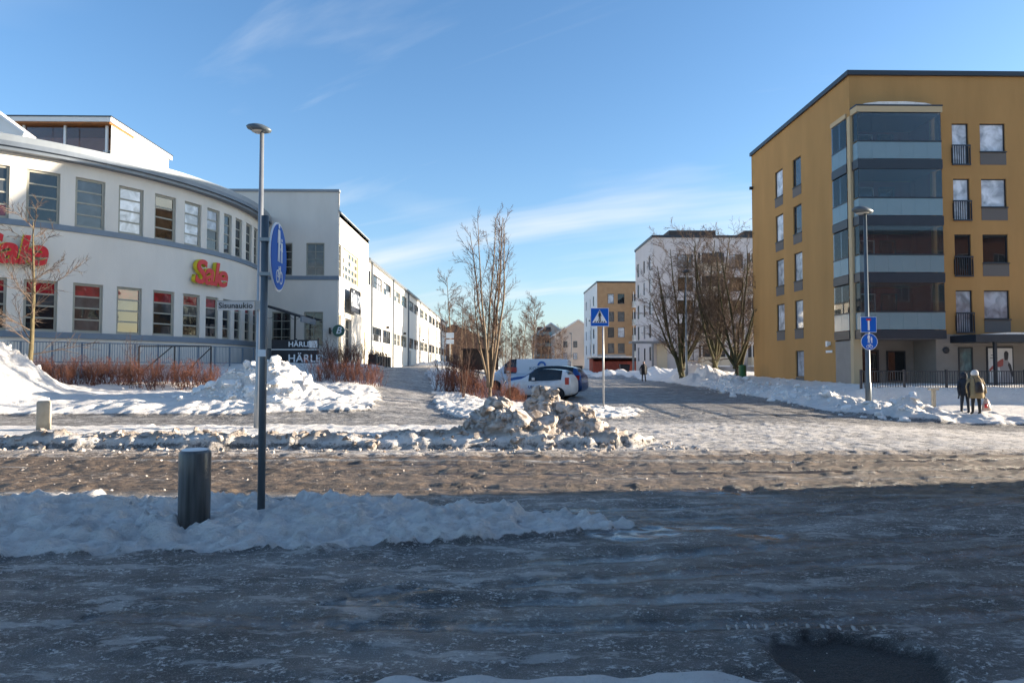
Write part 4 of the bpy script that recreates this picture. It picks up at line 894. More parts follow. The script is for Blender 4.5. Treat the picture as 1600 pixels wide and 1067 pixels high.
def grow(rg, starts, levels, seglen=.25, up=.1, wob=.12):
    """starts: (p, dir, length, radius). levels: list of dicts(n, ang, ratio, rr, lo, n variance) -> segs by level"""
    out = [[] for _ in range(len(levels)+1)]; cur = starts
    for L in range(len(levels)+1):
        nxt = []
        for (p, d, ln, r) in cur:
            k = max(2, int(ln/seglen)) if L < 2 else (3 if ln > .5 else 2); pts = [np.array(p)]; dd = np.array(d)/np.linalg.norm(d)
            for i in range(k):
                dd = dd+rg.normal(0, wob*(.45 if L == 0 else 1), 3)+np.array([0, 0, up]); dd /= np.linalg.norm(dd); pts.append(pts[-1]+dd*ln/k)
            for i in range(k): out[L].append((pts[i], pts[i+1], r*(1-.8*i/k), r*(1-.8*(i+1)/k)))
            if L < len(levels):
                lv = levels[L]; nn = max(1, int(rg.normal(lv['n'], lv['n']*.2)))
                for q in range(nn):
                    t = lv['lo']+(1-lv['lo'])*(q+rg.uniform(0, 1))/nn; i = min(int(t*k), k-1); fpt = pts[i]+(pts[i+1]-pts[i])*(t*k-i)
                    dr = pts[i+1]-pts[i]; dr /= np.linalg.norm(dr); pr = np.cross(dr, rg.normal(size=3)); pr /= np.linalg.norm(pr); a = R_(rg.normal(lv['ang'], 9))
                    nxt.append((fpt, dr*math.cos(a)+pr*math.sin(a), ln*lv['ratio']*rg.uniform(.65, 1.15)*(1.15-.6*t), max(r*(1-.8*t)*lv['rr'], lv.get('rmin', .003))))
        cur = nxt
    return out
def bark(name, c, c2): return mat(name, c, .9, .2, nscale=6, color2=c2, bump=.4, bscale=25)
bk_dark = bark('bark_dark_mossy', (.045, .038, .026), (.085, .085, .04)); bk_twig = bark('twig_brown', (.15, .11, .085), (.10, .075, .06)); bk_light = bark('bark_light', (.22, .165, .115), (.12, .09, .06)); bk_birch = bark('birch_twig', (.13, .085, .065), (.08, .05, .04))
bk_red = bark('red_twig', (.19, .078, .05), (.11, .052, .038)); bk_young = bark('bark_young', (.16, .13, .07), (.09, .075, .045))
def tree(name, label, loc, outs, tm, cm, ntr=1, group=None, rz=0, sides=6, scale=1):
    e = empty(name, loc, rz); e.scale = (scale,)*3
    link('trunk', tubes_mesh('trunk', sum(outs[:ntr], []), tm, sides+2), None, e); link('crown', tubes_mesh('crown', sum(outs[ntr:], []), cm, 3), None, e)
    tag(e, label, 'tree', group); return e
rg = np.random.default_rng(12)
# slender many-stemmed tree on the median
p = at(765, 628, 26.0); tz = gz(p.x, p.y)
st = [((0, 0, .0), (.0, 0, 1), 1.0, .11)]
st += [((rg.normal(0, .04), rg.normal(0, .04), .75), (dx, dy, 1), ln, .055) for dx, dy, ln in ((-.12, .05, 6.2), (.02, .1, 6.6), (.10, -.05, 6.4), (-.02, -.1, 6.0), (.20, .06, 4.6), (-.25, -.05, 3.9), (.05, .0, 6.5), (.16, .1, 5.8))]
o_ = grow(rg, st, [dict(n=11, ang=30, ratio=.25, rr=.42, lo=.25, rmin=.012), dict(n=7, ang=36, ratio=.5, rr=.55, lo=.15, rmin=.009), dict(n=4, ang=36, ratio=.55, rr=.6, lo=.2, rmin=.007)], .3, .05, .06)
tree('slender_tree', 'slender many-stemmed bare tree on the snowy median in front of the white van', (p.x, p.y, tz-.1), o_, bk_light, bk_birch)
# young tree in front of the curved shop
p = at(47, 545, 27.0); o_ = grow(rg, [((0, 0, 0), (.02, 0, 1), 6.4, .10)], [dict(n=26, ang=62, ratio=.42, rr=.34, lo=.16, rmin=.020), dict(n=9, ang=38, ratio=.46, rr=.5, lo=.15, rmin=.013), dict(n=6, ang=35, ratio=.55, rr=.6, lo=.15, rmin=.010)], .35, .03, .05)
tree('young_tree', 'young bare tree with spreading twigs in front of the shop lettering', (p.x, p.y, gz(p.x, p.y)-.15), o_, bk_young, bk_twig)
# three old trees on the right bank
big = []
for k in range(2):
    st = [((0, 0, 0), (.05, 0, 1), 1.5, .30)]+[((rg.normal(0, .12), rg.normal(0, .12), .3+.8*rg.random()), (dx, dy, 1), ln, .135) for dx, dy, ln in ((-.30, .1, 9.8), (.22, .1, 10.3), (-.08, -.2, 10.8), (.36, -.2, 9.0), (.02, .2, 10.8), (-.5, -.1, 8.2), (-.8, .3, 7.0), (.75, .1, 7.2), (.12, -.35, 9.6))]
    big.append(grow(rg, st, [dict(n=13, ang=42, ratio=.42, rr=.42, lo=.12, rmin=.026), dict(n=7, ang=42, ratio=.46, rr=.5, lo=.12, rmin=.018), dict(n=6, ang=40, ratio=.52, rr=.6, lo=.12, rmin=.012), dict(n=3, ang=36, ratio=.66, rr=.7, lo=.15, rmin=.0085)], .5, .03, .08))
bigm = [(tubes_mesh('trunk', b[0], bk_dark, 9), tubes_mesh('crown', sum(b[1:], []), bk_twig, 3)) for b in big]
for k, (px, Y, v, rz, sc_, lb) in enumerate(((1066, 55, 0, 0, .93, 'old many-limbed bare tree on the bank beside the tall street lamp'), (1118, 53, 1, 1.2, .95, 'old bare tree with forked mossy trunk in the middle of the three on the bank'), (1152, 50, 0, 2.4, .86, 'old bare tree beside the green bin close to the ochre house'))):
    q = at(px, 600, Y); e = empty('old_tree', (q.x, q.y, gz(q.x, q.y)-.2), rz); e.scale = (sc_,)*3
    for nm, me in zip(('trunk', 'crown'), bigm[v]): link(nm, me, None, e)
    tag(e, lb, 'tree', None)
# birches and other bare trees at the end of the street
bm = []
for k in range(3):
    o_ = grow(rg, [((0, 0, 0), (.03*k, 0, 1), 15.0-k*2, .16)], [dict(n=30, ang=42+6*k, ratio=.26, rr=.36, lo=.22, rmin=.035), dict(n=9, ang=38, ratio=.5, rr=.5, lo=.15, rmin=.026), dict(n=6, ang=36, ratio=.55, rr=.6, lo=.2, rmin=.022)], .8, .04, .05)
    bm.append((tubes_mesh('trunk', o_[0], bk_light, 7), tubes_mesh('crown', sum(o_[1:], []), bk_birch, 3)))
far = [(703,112,0,1.0),(722,124,1,.95),(741,118,2,.9),(757,150,0,.95),(776,135,1,.75),(800,128,2,.8),(818,118,0,.78),(833,112,1,.92),(845,140,2,.7),(790,165,0,.85),(812,175,1,.8),(728,165,2,.9),(690,175,0,1.0),(768,180,1,.9),(850,168,0,.75),(840,190,2,.9),(862,200,1,.8),(885,210,0,.8),(710,190,1,.95),(745,195,0,.9)]+[(695+k*11.5, 92+(k*37) % 21, k % 3, .42+.16*((k*7) % 5)/4) for k in range(17)]
for k, (px, Y, v, sc_) in enumerate(far):
    q = at(px, 573, Y); e = empty('far_tree', (q.x, q.y, gz(q.x, q.y)-.2), k*1.7); e.scale = (sc_*1.0,)*3
    for nm, me in zip(('trunk', 'crown'), bm[v]): link(nm, me, None, e)
    tag(e, 'thin bare tree in the belt of trees at the end of the street', 'tree', 'bare trees at the end of the street')
# red-twigged shrubs
bush = []
for k in range(4):
    n = 24; st = [((rg.normal(0, .26), rg.normal(0, .24), 0), (rg.normal(0, .33), rg.normal(0, .33), 1), rg.uniform(.55, 1.15), .011) for _ in range(n)]
    o_ = grow(rg, st, [dict(n=5, ang=30, ratio=.5, rr=.7, lo=.25, rmin=.006), dict(n=3, ang=30, ratio=.55, rr=.8, lo=.2, rmin=.005)], .3, .06, .10); bush.append(tubes_mesh('twigs', sum(o_, []), bk_red, 3))
spots = []
for px in range(62, 345, 11): spots.append((px, 28.2+random.uniform(-.6, .9)-.004*px, .72+.35*random.random(), 'a'))
for px in list(range(498, 590, 8)): spots.append((px, 29.5+random.uniform(-.8, 1.5), .55+.4*random.random(), 'b'))
for px in list(range(515, 575, 12)): spots.append((px, 34+random.uniform(-.5, 2), 1.0+.4*random.random(), 'b'))
for px in list(range(692, 760, 7)): spots.append((px, 30+random.uniform(-.8, 2.2), .65+.5*random.random(), 'c'))
for px in list(range(700, 745, 9)): spots.append((px, 36+random.uniform(-1, 3), 1.15+.4*random.random(), 'c'))
for px in (778, 788, 800, 812): spots.append((px, 28.6+random.uniform(-.3, .4), .62+.2*random.random(), 'd'))
glab = {'a': ('red-brown leafless shrub in the hedge below the curved shop', 'hedge below the curved shop'), 'b': ('red-brown leafless shrub before the dark terrace screen', 'shrubs before the terrace'), 'c': ('red-twigged bare shrub on the median left of the slender tree', 'shrubs on the median'), 'd': ('small red-brown shrub at the nose of the white hatchback', 'shrubs by the parked cars')}
for k, (px, Y, s_, g) in enumerate(spots):
    q = at(px, 590, Y); o = link('shrub', bush[k % 4], None, None, (q.x, q.y, gz(q.x, q.y)-.03), k*2.1); o.scale = (s_*1.1, s_*1.1, s_); tag(o, glab[g][0], 'shrub', glab[g][1])
for px, Y, h, lb in ((724, 27.5, 2.6, 'thin sapling cluster among the red shrubs on the median'), (797, 28.2, 2.3, 'thin bare sapling in front of the white hatchback'), (205, 27.6, 2.0, 'tall thin shrub above the hedge by the blue railing')):
    q = at(px, 590, Y); o_ = grow(rg, [((rg.normal(0, .02), rg.normal(0, .02), 0), (rg.normal(0, .13), rg.normal(0, .13), 1), h*rg.uniform(.7, 1.1), .014) for _ in range(6)], [dict(n=7, ang=25, ratio=.3, rr=.6, lo=.3, rmin=.006), dict(n=3, ang=28, ratio=.5, rr=.7, lo=.2, rmin=.004)], .3, .06, .05)
    o = link('sapling', tubes_mesh('sapling', sum(o_, []), bk_birch, 3), None, None, (q.x, q.y, gz(q.x, q.y)-.03)); tag(o, lb, 'sapling')
# ------------------------------------------------------------------ street furniture
galv = mat('galvanised_steel', (.34, .36, .38), .45, .5, .6, nscale=3, namt=.1); polegrey = mat('painted_pole_grey', (.10, .125, .145), .45, .5, .2, nscale=3, namt=.1)
blue = mat('sign_blue', (.004, .10, .48), .55, .2); whitep = mat('sign_white', (.75, .76, .78), .35, .5); backgrey = mat('sign_back_grey', (.28, .30, .31), .5, .5, .3); redp = mat('sign_red_paint', (.55, .02, .02), .4)
def lamp(name, label, x, y, h, hd=.62, rz=0, r=.085, pm=polegrey):
    z = gz(x, y)-.25; e = empty(name, (x, y, z), rz); h += .25
    MB().tube([(0, 0, 0), (0, 0, 1.2), (0, 0, 1.25), (0, 0, h)], [r*1.25, r*1.2, r, r*.62], 14).build('pole', pm, e, smooth=True)
    mb = MB(); n = 24; prof = [(.02, .10), (.45, .085), (.85, .04), (1, .0), (.9, -.05), (.55, -.085), (.02, -.09)]
    for rr, zz_ in prof:
        for k in range(n): a = 2*math.pi*k/n; mb.v.append((hd/2*rr*math.cos(a)-.12*hd, hd/2*.62*rr*math.sin(a), h+.08+zz_*hd*1.7+.10*rr*math.cos(a)*-.5))
    for i in range(len(prof)-1):
        for k in range(n): a = i*n+k; b = i*n+(k+1) % n; mb.f.append((a, b, b+n, a+n))
    mb.f.append(tuple(range(n))); mb.f.append(tuple(range((len(prof)-1)*n, len(prof)*n)))
    hd_o = mb.build('lamp_head', polegrey, e, smooth=True); MB().tube([(-.12*hd, 0, h+.08-.165*hd), (-.12*hd, 0, h+.08-.13*hd)], [hd*.22, hd*.28], 16).build('lens', mat('lamp_lens', (.45, .43, .38), .15), hd_o)
    tag(e, label, 'street lamp'); return e
q = at(403, 672, 17.6); LX, LY = q.x, q.y
lamp('street_lamp', 'tall grey street lamp carrying the Sisunaukio street name plate', LX, LY, 7.65, .66, R_(0), .085, galv)
q = at(1357, 625, 28.5); RX, RY = q.x, q.y; lamp('street_lamp', 'street lamp with two blue traffic signs before the ochre house', RX, RY, 8.2, .95, R_(10), .10)
q = at(1073, 592, 53); lamp('street_lamp', 'street lamp on the bank in front of the three old trees', q.x, q.y, 8.2, .9, R_(200), .09, galv)
q = at(924, 585, 104); lamp('street_lamp', 'far thin street lamp before the orange brick block', q.x, q.y, 8.0, .7, 0, .08)
q = at(893, 580, 150); lamp('street_lamp', 'far street lamp in front of the gabled houses', q.x, q.y, 8.0, .8, 0, .09)
np_ = empty('street_name_plate', (LX, LY-.12, 3.2)); MB().box(-1.02, -.09, -.02, .02, -.11, .11).build('plate', mat('plate_grey_white', (.42, .44, .46), .4), np_); MB().box(-1.04, .10, -.03, .03, .111, .135).build('top_rail', backgrey, np_); MB().box(-.10, .10, .0, .05, -.10, .10).build('clamp', backgrey, np_)
link('lettering', text_mesh('Sisunaukio', .20, .004, 0, .002, 1.02), black, np_, (-.555, -.026, 0)); tag(np_, 'grey street name plate reading Sisunaukio on the lamp post', 'street sign')
def disc(parent, r, nm, m, y=0, t=.02): return link(nm, disc_mesh(r, t, 40).mesh(nm, m), None, parent, (0, y, 0))
def stick(mb, a, b, w): mb.bar((a[0], 0, a[1]), (b[0], 0, b[1]), .006, w) if abs(a[0]-b[0]) > abs(a[1]-b[1]) else mb.bar((a[0], 0, a[1]), (b[0], 0, b[1]), w, .006)
def figure(mb, x, z, s):                                   # pictogram walker: head, body, arms, two legs
    mb.prism([(x+.055*s*math.cos(t), z+.40*s+.055*s*math.sin(t)) for t in np.linspace(0, 6.28, 12)[:-1]], 0, .006)
    mb.prism([(x-.075*s, z+.32*s), (x+.075*s, z+.32*s), (x+.06*s, z+.02*s), (x-.06*s, z+.02*s)], 0, .006)
    mb.prism([(x-.06*s, z+.019*s), (x-.005*s, z+.019*s), (x-.03*s, z-.32*s), (x-.085*s, z-.32*s)], 0, .006); mb.prism([(x+.005*s, z+.019*s), (x+.06*s, z+.019*s), (x+.085*s, z-.32*s), (x+.03*s, z-.32*s)], 0, .006)
    mb.prism([(x-.076*s, z+.31*s), (x-.13*s, z+.05*s), (x-.10*s, z+.04*s), (x-.077*s, z+.15*s)], 0, .006); mb.prism([(x+.076*s, z+.31*s), (x+.077*s, z+.15*s), (x+.10*s, z+.04*s), (x+.13*s, z+.05*s)], 0, .006)
def ring(mb, x, z, r, w, n=20):
    for k in range(n):
        a, b = 2*math.pi*k/n, 2*math.pi*(k+1)/n
        mb.prism([(x+(r-w)*math.cos(a), z+(r-w)*math.sin(a)), (x+r*math.cos(a), z+r*math.sin(a)), (x+r*math.cos(b), z+r*math.sin(b)), (x+(r-w)*math.cos(b), z+(r-w)*math.sin(b))], 0, .006)
def pedbike(parent, d, y=-.03):
    r = d/2; e = empty('round_plate', (0, y, 0), 0, parent); o = link('backing', disc_mesh(r, .014, 44).mesh('backing', whitep), None, e); link('face', disc_mesh(r*.945, .006, 44).mesh('face', blue), None, e, (0, -.0065, 0))
    mb = MB(); figure(mb, -.04*d, .16*d, d*.72); figure(mb, .13*d, .08*d, d*.46); mb.bar((.05*d, .003, .12*d), (.10*d, .003, .14*d), .006, .02*d)
    ring(mb, -.10*d, -.29*d, .095*d, .018*d); ring(mb, .10*d, -.29*d, .095*d, .018*d)
    for a, b in (((-.10, -.29), (-.03, -.17)), ((-.03, -.17), (.07, -.17)), ((.07, -.17), (.0, -.29)), ((.0, -.29), (-.03, -.17)), ((.10, -.29), (.06, -.14)), ((-.055, -.15), (-.01, -.15)), ((.03, -.135), (.08, -.135)), ((-.10, -.29), (.0, -.29))):
        dx, dz = b[0]-a[0], b[1]-a[1]; l = math.hypot(dx, dz); nx_, nz_ = -dz/l*.009, dx/l*.009
        mb.prism([((a[0]+nx_)*d, (a[1]+nz_)*d), ((a[0]-nx_)*d, (a[1]-nz_)*d), ((b[0]-nx_)*d, (b[1]-nz_)*d), ((b[0]+nx_)*d, (b[1]+nz_)*d)], 0, .006)
    pic = mb.build('pictogram', whitep, e); pic.location = (0, -.013, 0); return e
# near sign on its own post
q = at(408, 795, 7.93); z0 = gz(q.x, q.y); sp_ = empty('shared_path_sign', (q.x, q.y, z0-.15))
MB().tube([(0, 0, 0), (0, 0, 3.55-z0)], .042, 16).build('post', polegrey, sp_, smooth=True)
zc = 2.92-z0+.15; pe = pedbike(sp_, .80, 0); pe.rotation_euler = (0, 0, R_(95)); pe.location = (.16, .01, zc)
for zz_ in (.2, -.2): MB().box(-.05, .155, -.05, .05, zc+zz_-.02, zc+zz_+.02).build('clamp', backgrey, sp_)
MB().box(-.045, .045, -.05, -.042, 1.9, 1.98).build('sticker', whitep, sp_)
tag(sp_, 'round blue walking and cycling sign turned edgewise on a dark post beside the wet bollard', 'traffic sign')
# crossing sign with a second round sign facing sideways
q = at(943, 643, 24.5); z0 = gz(q.x, q.y); cs = empty('crossing_sign', (q.x, q.y, z0-.2))
MB().tube([(0, 0, 0), (0, 0, 3.75)], .035, 12).build('post', galv, cs, smooth=True)
sq = empty('square_plate', (-.13, -.05, 3.42), 0, cs); MB().box(-.33, .33, 0, .015, -.33, .33).build('backing', whitep, sq); MB().box(-.315, .315, -.006, -.001, -.315, .315).build('face', blue, sq)
MB().prism([(-.27, -.20), (.27, -.20), (0, .27)], -.012, -.007).build('triangle', whitep, sq)
mb = MB(); figure(mb, 0, .0, .50)
for k in range(5): x = -.20+k*.085; mb.prism([(x, -.19), (x+.05, -.19), (x+.06, -.14), (x+.02, -.14)], 0, .006)
mb.build('walker', black, sq).location = (0, -.019, 0)
rs_ = empty('round_plate', (.06, 0, 2.78), R_(80), cs); link('disc', disc_mesh(.29, .02, 36).mesh('d', backgrey), None, rs_, (0, .05, 0)); link('face', disc_mesh(.28, .008, 36).mesh('d', blue), None, rs_, (0, .071, 0))
tag(cs, 'blue square pedestrian crossing sign with an edge-on round sign below it on the snowy median', 'traffic sign')
# signs on the right lamp
dz = gz(RX, RY); de = empty('dead_end_sign', (RX, RY-.12, 3.42)); MB().box(-.335, .335, 0, .015, -.33, .33).build('backing', whitep, de); MB().box(-.32, .32, -.006, -.001, -.315, .315).build('face', blue, de); MB().box(-.04, .04, -.012, -.007, -.24, .17).build('white_bar', whitep, de); MB().box(-.10, .10, -.012, -.007, .171, .25).build('red_bar', redp, de); MB().box(-.04, .04, .016, .12, -.1, .1).build('clamp', backgrey, de)
tag(de, 'blue square dead end sign with a red-topped white bar on the lamp post', 'traffic sign')
pb = empty('shared_path_sign', (RX+.02, RY-.12, 2.70)); pedbike(pb, .70, 0); MB().box(-.04, .04, .016, .12, -.1, .1).build('clamp', backgrey, pb); tag(pb, 'round blue walking and cycling sign under the dead end sign', 'traffic sign')
q = at(703, 575, 74); pk = empty('parking_sign', (q.x, q.y, gz(q.x, q.y)-.1)); MB().tube([(0, 0, 0), (0, 0, 3.9)], .04, 8).build('post', galv, pk)
for z, hh in ((3.3, .62), (2.68, .5)): MB().box(-.42, .42, -.07, -.05, z, z+hh-.03).build('plate', mat('pale_blue_plate', (.38, .48, .60), .4), pk)
tag(pk, 'pale blue parking sign plates on a post before the birches', 'traffic sign')
# bollards
concb = mat('bollard_concrete', (.40, .36, .29), .9, .2, nscale=4, namt=.14, bump=.3, bscale=30)
wetb = mat('bollard_wet_dark', (.028, .029, .028), .35, .5, nscale=13, color2=(.13, .135, .14), streak=16)
for (px, py, Y, m_, lb) in ((303, 818, 7.24, wetb, 'dark wet concrete bollard with frost streaks on the near snow island'), (68, 676, 17.2, concb, 'pale dry concrete bollard standing behind the ploughed ridge')):
    q = at(px, py, Y); z = gz(q.x, q.y); top = CAMZ+(573-(701 if Y < 10 else 626))*Y/FPX
    e = empty('bollard', (q.x, q.y, z-.12)); H_ = top-z+.12; MB().lathe([(.155, 0), (.158, H_-.03), (.148, H_-.008), (.135, H_)], 32).build('post', m_, e, smooth=False)
    MB().lathe([(.134, H_+.001), (.12, H_+.012), (.04, H_+.016)], 20).build('snow_cap', cleansnow if Y < 10 else concb, e)
    for pl_ in e.children[0].data.polygons: pl_.use_smooth = len(pl_.vertices) == 4
    tag(e, lb, 'bollard')
q = at(1459, 633, 27.5); z = gz(q.x, q.y); wp = empty('marker_post', (q.x, q.y, z-.2)); MB().box(-.06, .06, -.06, .06, 0, 1.2).build('post', concb, wp); MB().box(-.17, .17, -.10, .10, 1.2, 1.28).build('cap', concb, wp); tag(wp, 'short pale post with a flat cap in the snow before the picket fence', 'post')
q = at(1160, 596, 47); z = gz(q.x, q.y); gbn = empty('litter_bin', (q.x, q.y, z-.05)); MB().lathe([(.2, 0), (.24, .1), (.25, .85), (.22, .95), (.1, 1.0)], 16).build('body', mat('green_bin', (.02, .10, .03), .5), gbn); MB().bar((.26, 0, 0), (.26, 0, 1.1), .05).build('post', galv, gbn); tag(gbn, 'green litter bin on a post beside the third old tree', 'bin')
# railings by the shop ramp
rl = empty('ramp_railing', (SC.x, SC.y, 0)); bluer = mat('blue_grey_rail', (.15, .20, .26), .5, .4, .2); rr_ = SR+1.5; mbp = []
angs = np.linspace(-62, 2, 18)
for k, a in enumerate(angs):
    a = R_(a); x, y = rr_*math.cos(a), rr_*math.sin(a); z = max(gz(SC.x+x, SC.y+y), 1.0); MB().box(x-.03, x+.03, y-.03, y+.03, z-.3, 2.72).build('post', bluer, rl)
for k in range(17):
    a, b = R_(angs[k]), R_(angs[k+1]); A = Vector((rr_*math.cos(a), rr_*math.sin(a), 0)); B = Vector((rr_*math.cos(b), rr_*math.sin(b), 0)); mb = MB()
    mb.bar(A+Vector((0, 0, 2.70)), B+Vector((0, 0, 2.70)), .05); mb.bar(A+Vector((0, 0, 1.85)), B+Vector((0, 0, 1.85)), .04)
    for i in range(1, 10): c = A+(B-A)*i/10; mb.bar(c+Vector((0, 0, 1.86)), c+Vector((0, 0, 2.68)), .018)
    mb.build('rail_panel', bluer, rl)
tag(rl, 'blue-grey railing along the ramp at the foot of the curved shop', 'railing')
hr = empty('handrail', (0, 0, 0)); mb = MB(); A = at(262, 541, 29.2); B = at(330, 541, 29.2); C_ = at(262, 568, 29.2)
ga, gb_ = gz(A.x, 29.2), gz(B.x, 29.2); zt_ = A.z
mb.bar((A.x-1.2, 29.2, zt_), (B.x, 29.2, zt_), .05); mb.bar((A.x-1.2, 29.2, ga+.25), (A.x+.2, 29.2, zt_), .04); mb.bar((A.x+.6, 29.2, gb_+.2), (B.x, 29.2, zt_-.05), .04)
for x in (A.x-1.2, A.x+.3, B.x): mb.bar((x, 29.2, gz(x, 29.2)-.2), (x, 29.2, zt_), .05)
mb.build('bars', black, hr); tag(hr, 'black stair handrail among the red shrubs', 'handrail')
# ------------------------------------------------------------------ vehicles
def cr(P, n):                                              # Catmull-Rom through control rows
    P = np.array(P, float); m = len(P); t = np.linspace(0, m-1, n); i = np.clip(t.astype(int), 0, m-2); u = (t-i)[:, None]
    g = lambda k: P[np.clip(i+k, 0, m-1)]; a, b, c, d = g(-1), g(0), g(1), g(2)
    return .5*(2*b+(c-a)*u+(2*a-5*b+4*c-d)*u**2+(3*b-a-3*c+d)*u**3)
def lerp(P, n):
    P = np.array(P, float); m = len(P); t = np.linspace(0, m-1, n); i = np.clip(t.astype(int), 0, m-2); u = (t-i)[:, None]; return P[i]*(1-u)+P[i+1]*u
def car(name, label, st, paint, roofm=None, wheels=(.75, 2.9), wr_=.30, glass=((5, 7.6), ), wind=(3.6, 5.2), rear=(9, 10.2), lights=None, group=None):
    """st rows: x (from nose back), zb, zbelt, ztop, half width, half roof width"""
    e = empty(name); NU = (len(st)-1)*6+1; S = cr(st, NU); NV = 29
    G = np.zeros((NU, NV, 3))
    for i, (x, zb, zl, zt_, hw, hr_) in enumerate(S):
        sh = max(zt_-zl, .02); half = [(0, zb), (hw*.86, zb), (hw*.97, zb+.10), (hw, zb+(zl-zb)*.5), (hw*.985, zl-.04), (hw*.95, zl+.01), (hr_+(hw*.95-hr_)*.06, zt_-.05*min(1, sh*3)), (hr_*.80, zt_), (0, zt_+.025)]
        h = np.concatenate([lerp(half[:5], 7)[:-1], cr(half[4:], 9)]); full = np.concatenate([h*np.array([-1, 1]), h[::-1][1:]]); 
        G[i, :len(full), 0] = x; G[i, :len(full), 1] = full[:, 0]; G[i, :len(full), 2] = full[:, 1]; NVr = len(full)
    G = G[:, :NVr]; ii = np.arange(NU*NVr).reshape(NU, NVr); q = np.stack([ii[:-1, :-1], ii[1:, :-1], ii[1:, 1:], ii[:-1, 1:]], -1).reshape(-1, 4)
    me = np_mesh('body', G.reshape(-1, 3), q, True); b = bmesh.new(); b.from_mesh(me); bmesh.ops.holes_fill(b, edges=b.edges, sides=0); bmesh.ops.recalc_face_normals(b, faces=b.faces); b.to_mesh(me); b.free(); link('body', me, paint, e)
    du = np.gradient(G, axis=0); dv = np.gradient(G, axis=1); N = np.cross(du, dv); N /= np.linalg.norm(N, axis=2)[..., None]+1e-9
    if N[NU//2, NVr//2, 2] < 0: N = -N
    C0 = NVr//2
    def patch(nm, u0, u1, v0, v1, m, off=.008, parent=e, both=False):
        for sgn in ((1, -1) if both else (1,)):
            a, b_ = int(u0*6), int(u1*6)+1; va, vb = (C0+v0, C0+v1+1) if sgn == 1 else (C0-v1, C0-v0+1)
            g = (G+N*off)[a:b_, va:vb]; k = np.arange(g.shape[0]*g.shape[1]).reshape(g.shape[:2]); qq = np.stack([k[:-1, :-1], k[1:, :-1], k[1:, 1:], k[:-1, 1:]], -1).reshape(-1, 4)
            o = link(nm, np_mesh(nm, g.reshape(-1, 3), qq, True), m, parent)
    cgm = glassmat('car_glass', (.015, .018, .02), 1.6, .02, .0)
    for (a, b_) in glass: patch('side_window', a, b_, 3, 7, cgm, .008, both=True)
    patch('windscreen', wind[0], wind[1], -3, 3, cgm); patch('rear_window', rear[0], rear[1], -3, 3, cgm)
    if roofm: patch('roof_panel', wind[1], rear[0], -3, 3, roofm, .004)
    tyre = mat('tyre_rubber', (.015, .015, .016), .8); rim = mat('alloy_rim', (.40, .41, .43), .35, .5, .7); arch = mat('wheel_arch_black', (.008, .008, .009), .9)
    for x in wheels:
        hw = float(np.interp(x, S[:, 0], S[:, 4]))
        for sg in (1, -1):
            w = empty('wheel', (x, sg*(hw-.10), wr_), 0, e); mb = MB().lathe([(wr_*.62, -.10), (wr_*.95, -.10), (wr_, -.06), (wr_, .07), (wr_*.95, .112), (wr_*.64, .115)], 24); o = mb.build('tyre', tyre, w, smooth=True); o.rotation_euler = (R_(-90*sg), 0, 0)
            mb = MB().lathe([(.03, .07), (.05, .105), (wr_*.60, .10), (wr_*.645, .113), (wr_*.645, .0)], 20); o = mb.build('rim', rim, w); o.rotation_euler = (R_(-90*sg), 0, 0)
            mb = MB().prism([(wr_*1.16*math.cos(t), wr_*1.16*math.sin(t)) for t in np.linspace(-.25, math.pi+.25, 18)], -.004, .004); mb.build('arch', arch, w, (0, sg*.103, 0))
    for nm, x0, z0_, hgt, wdt, m_, end in (lights or []):
        for sg in (1, -1):
            hw = float(np.interp(x0, S[:, 0], S[:, 4])); MB().box(-.10, .10, -wdt/2, wdt/2, -hgt/2, hgt/2).build(nm, m_, e, (x0, sg*(hw-wdt/2-.0), z0_))
    for sg in (1, -1):
        xm = float(S[int(wind[0]*6+5), 0])+.30; hw = float(np.interp(xm, S[:, 0], S[:, 4])); mb = MB().box(-.09, .05, -.09*sg if sg > 0 else 0, .0 if sg > 0 else .09, -.06, .07); mb.build('mirror', paint, e, (xm, sg*(hw+.11), float(np.interp(xm, S[:, 0], S[:, 2]))+.07))
        hs = MB().box(-.07, .07, -.012, .012, -.015, .015); hs.build('door_handle', paint, e, (float(S[int(glass[0][1]*6)-4, 0]), sg*(hw+.012), float(np.interp(xm, S[:, 0], S[:, 2]))-.10))
    tag(e, label, 'van' if 'van' in name else 'car', group); return e, S
cw = mat('car_white', (.74, .75, .77), .3, .5, coat=.5, nscale=2.5, color2=(.60, .59, .57)); cb_ = mat('car_blue', (.012, .055, .20), .25, .5, .3, coat=.8); cr_ = mat('car_dark_red', (.05, .012, .014), .3, .5, .2, coat=.7); vw = mat('van_white', (.70, .71, .73), .3, .5, coat=.5)
redl = mat('tail_light_red', (.42, .012, .012), .2, .6, coat=.5); headl = mat('head_light', (.55, .56, .58), .1, .6); blackpl = mat('black_plastic', (.02, .02, .022), .6)
hatch = [(0,.32,.52,.60,.58,.50),(.10,.22,.62,.72,.72,.62),(.45,.19,.80,.90,.79,.68),(.95,.18,.90,1.0,.80,.66),(1.18,.18,.93,1.08,.80,.64),(1.62,.18,.95,1.36,.80,.58),(2.0,.18,.97,1.47,.80,.57),(2.5,.18,.99,1.49,.80,.565),(2.95,.18,1.01,1.46,.80,.55),(3.28,.20,1.03,1.40,.79,.54),(3.47,.24,1.03,1.20,.78,.60),(3.58,.30,.97,1.04,.76,.64),(3.62,.36,.84,.90,.73,.62)]
def park(e, px, py, Y, heading_deg, L, lift=0):
    q = at(px, py, Y); a = R_(heading_deg); c, s_ = math.cos(a), math.sin(a)       # local +x points from nose to tail
    z = min(gz(q.x+c*t, q.y+s_*t) for t in (-1.3, 0, 1.3)); e.rotation_euler = (0, 0, a); e.location = (q.x-c*L/2, q.y-s_*L/2, z+.01+lift)
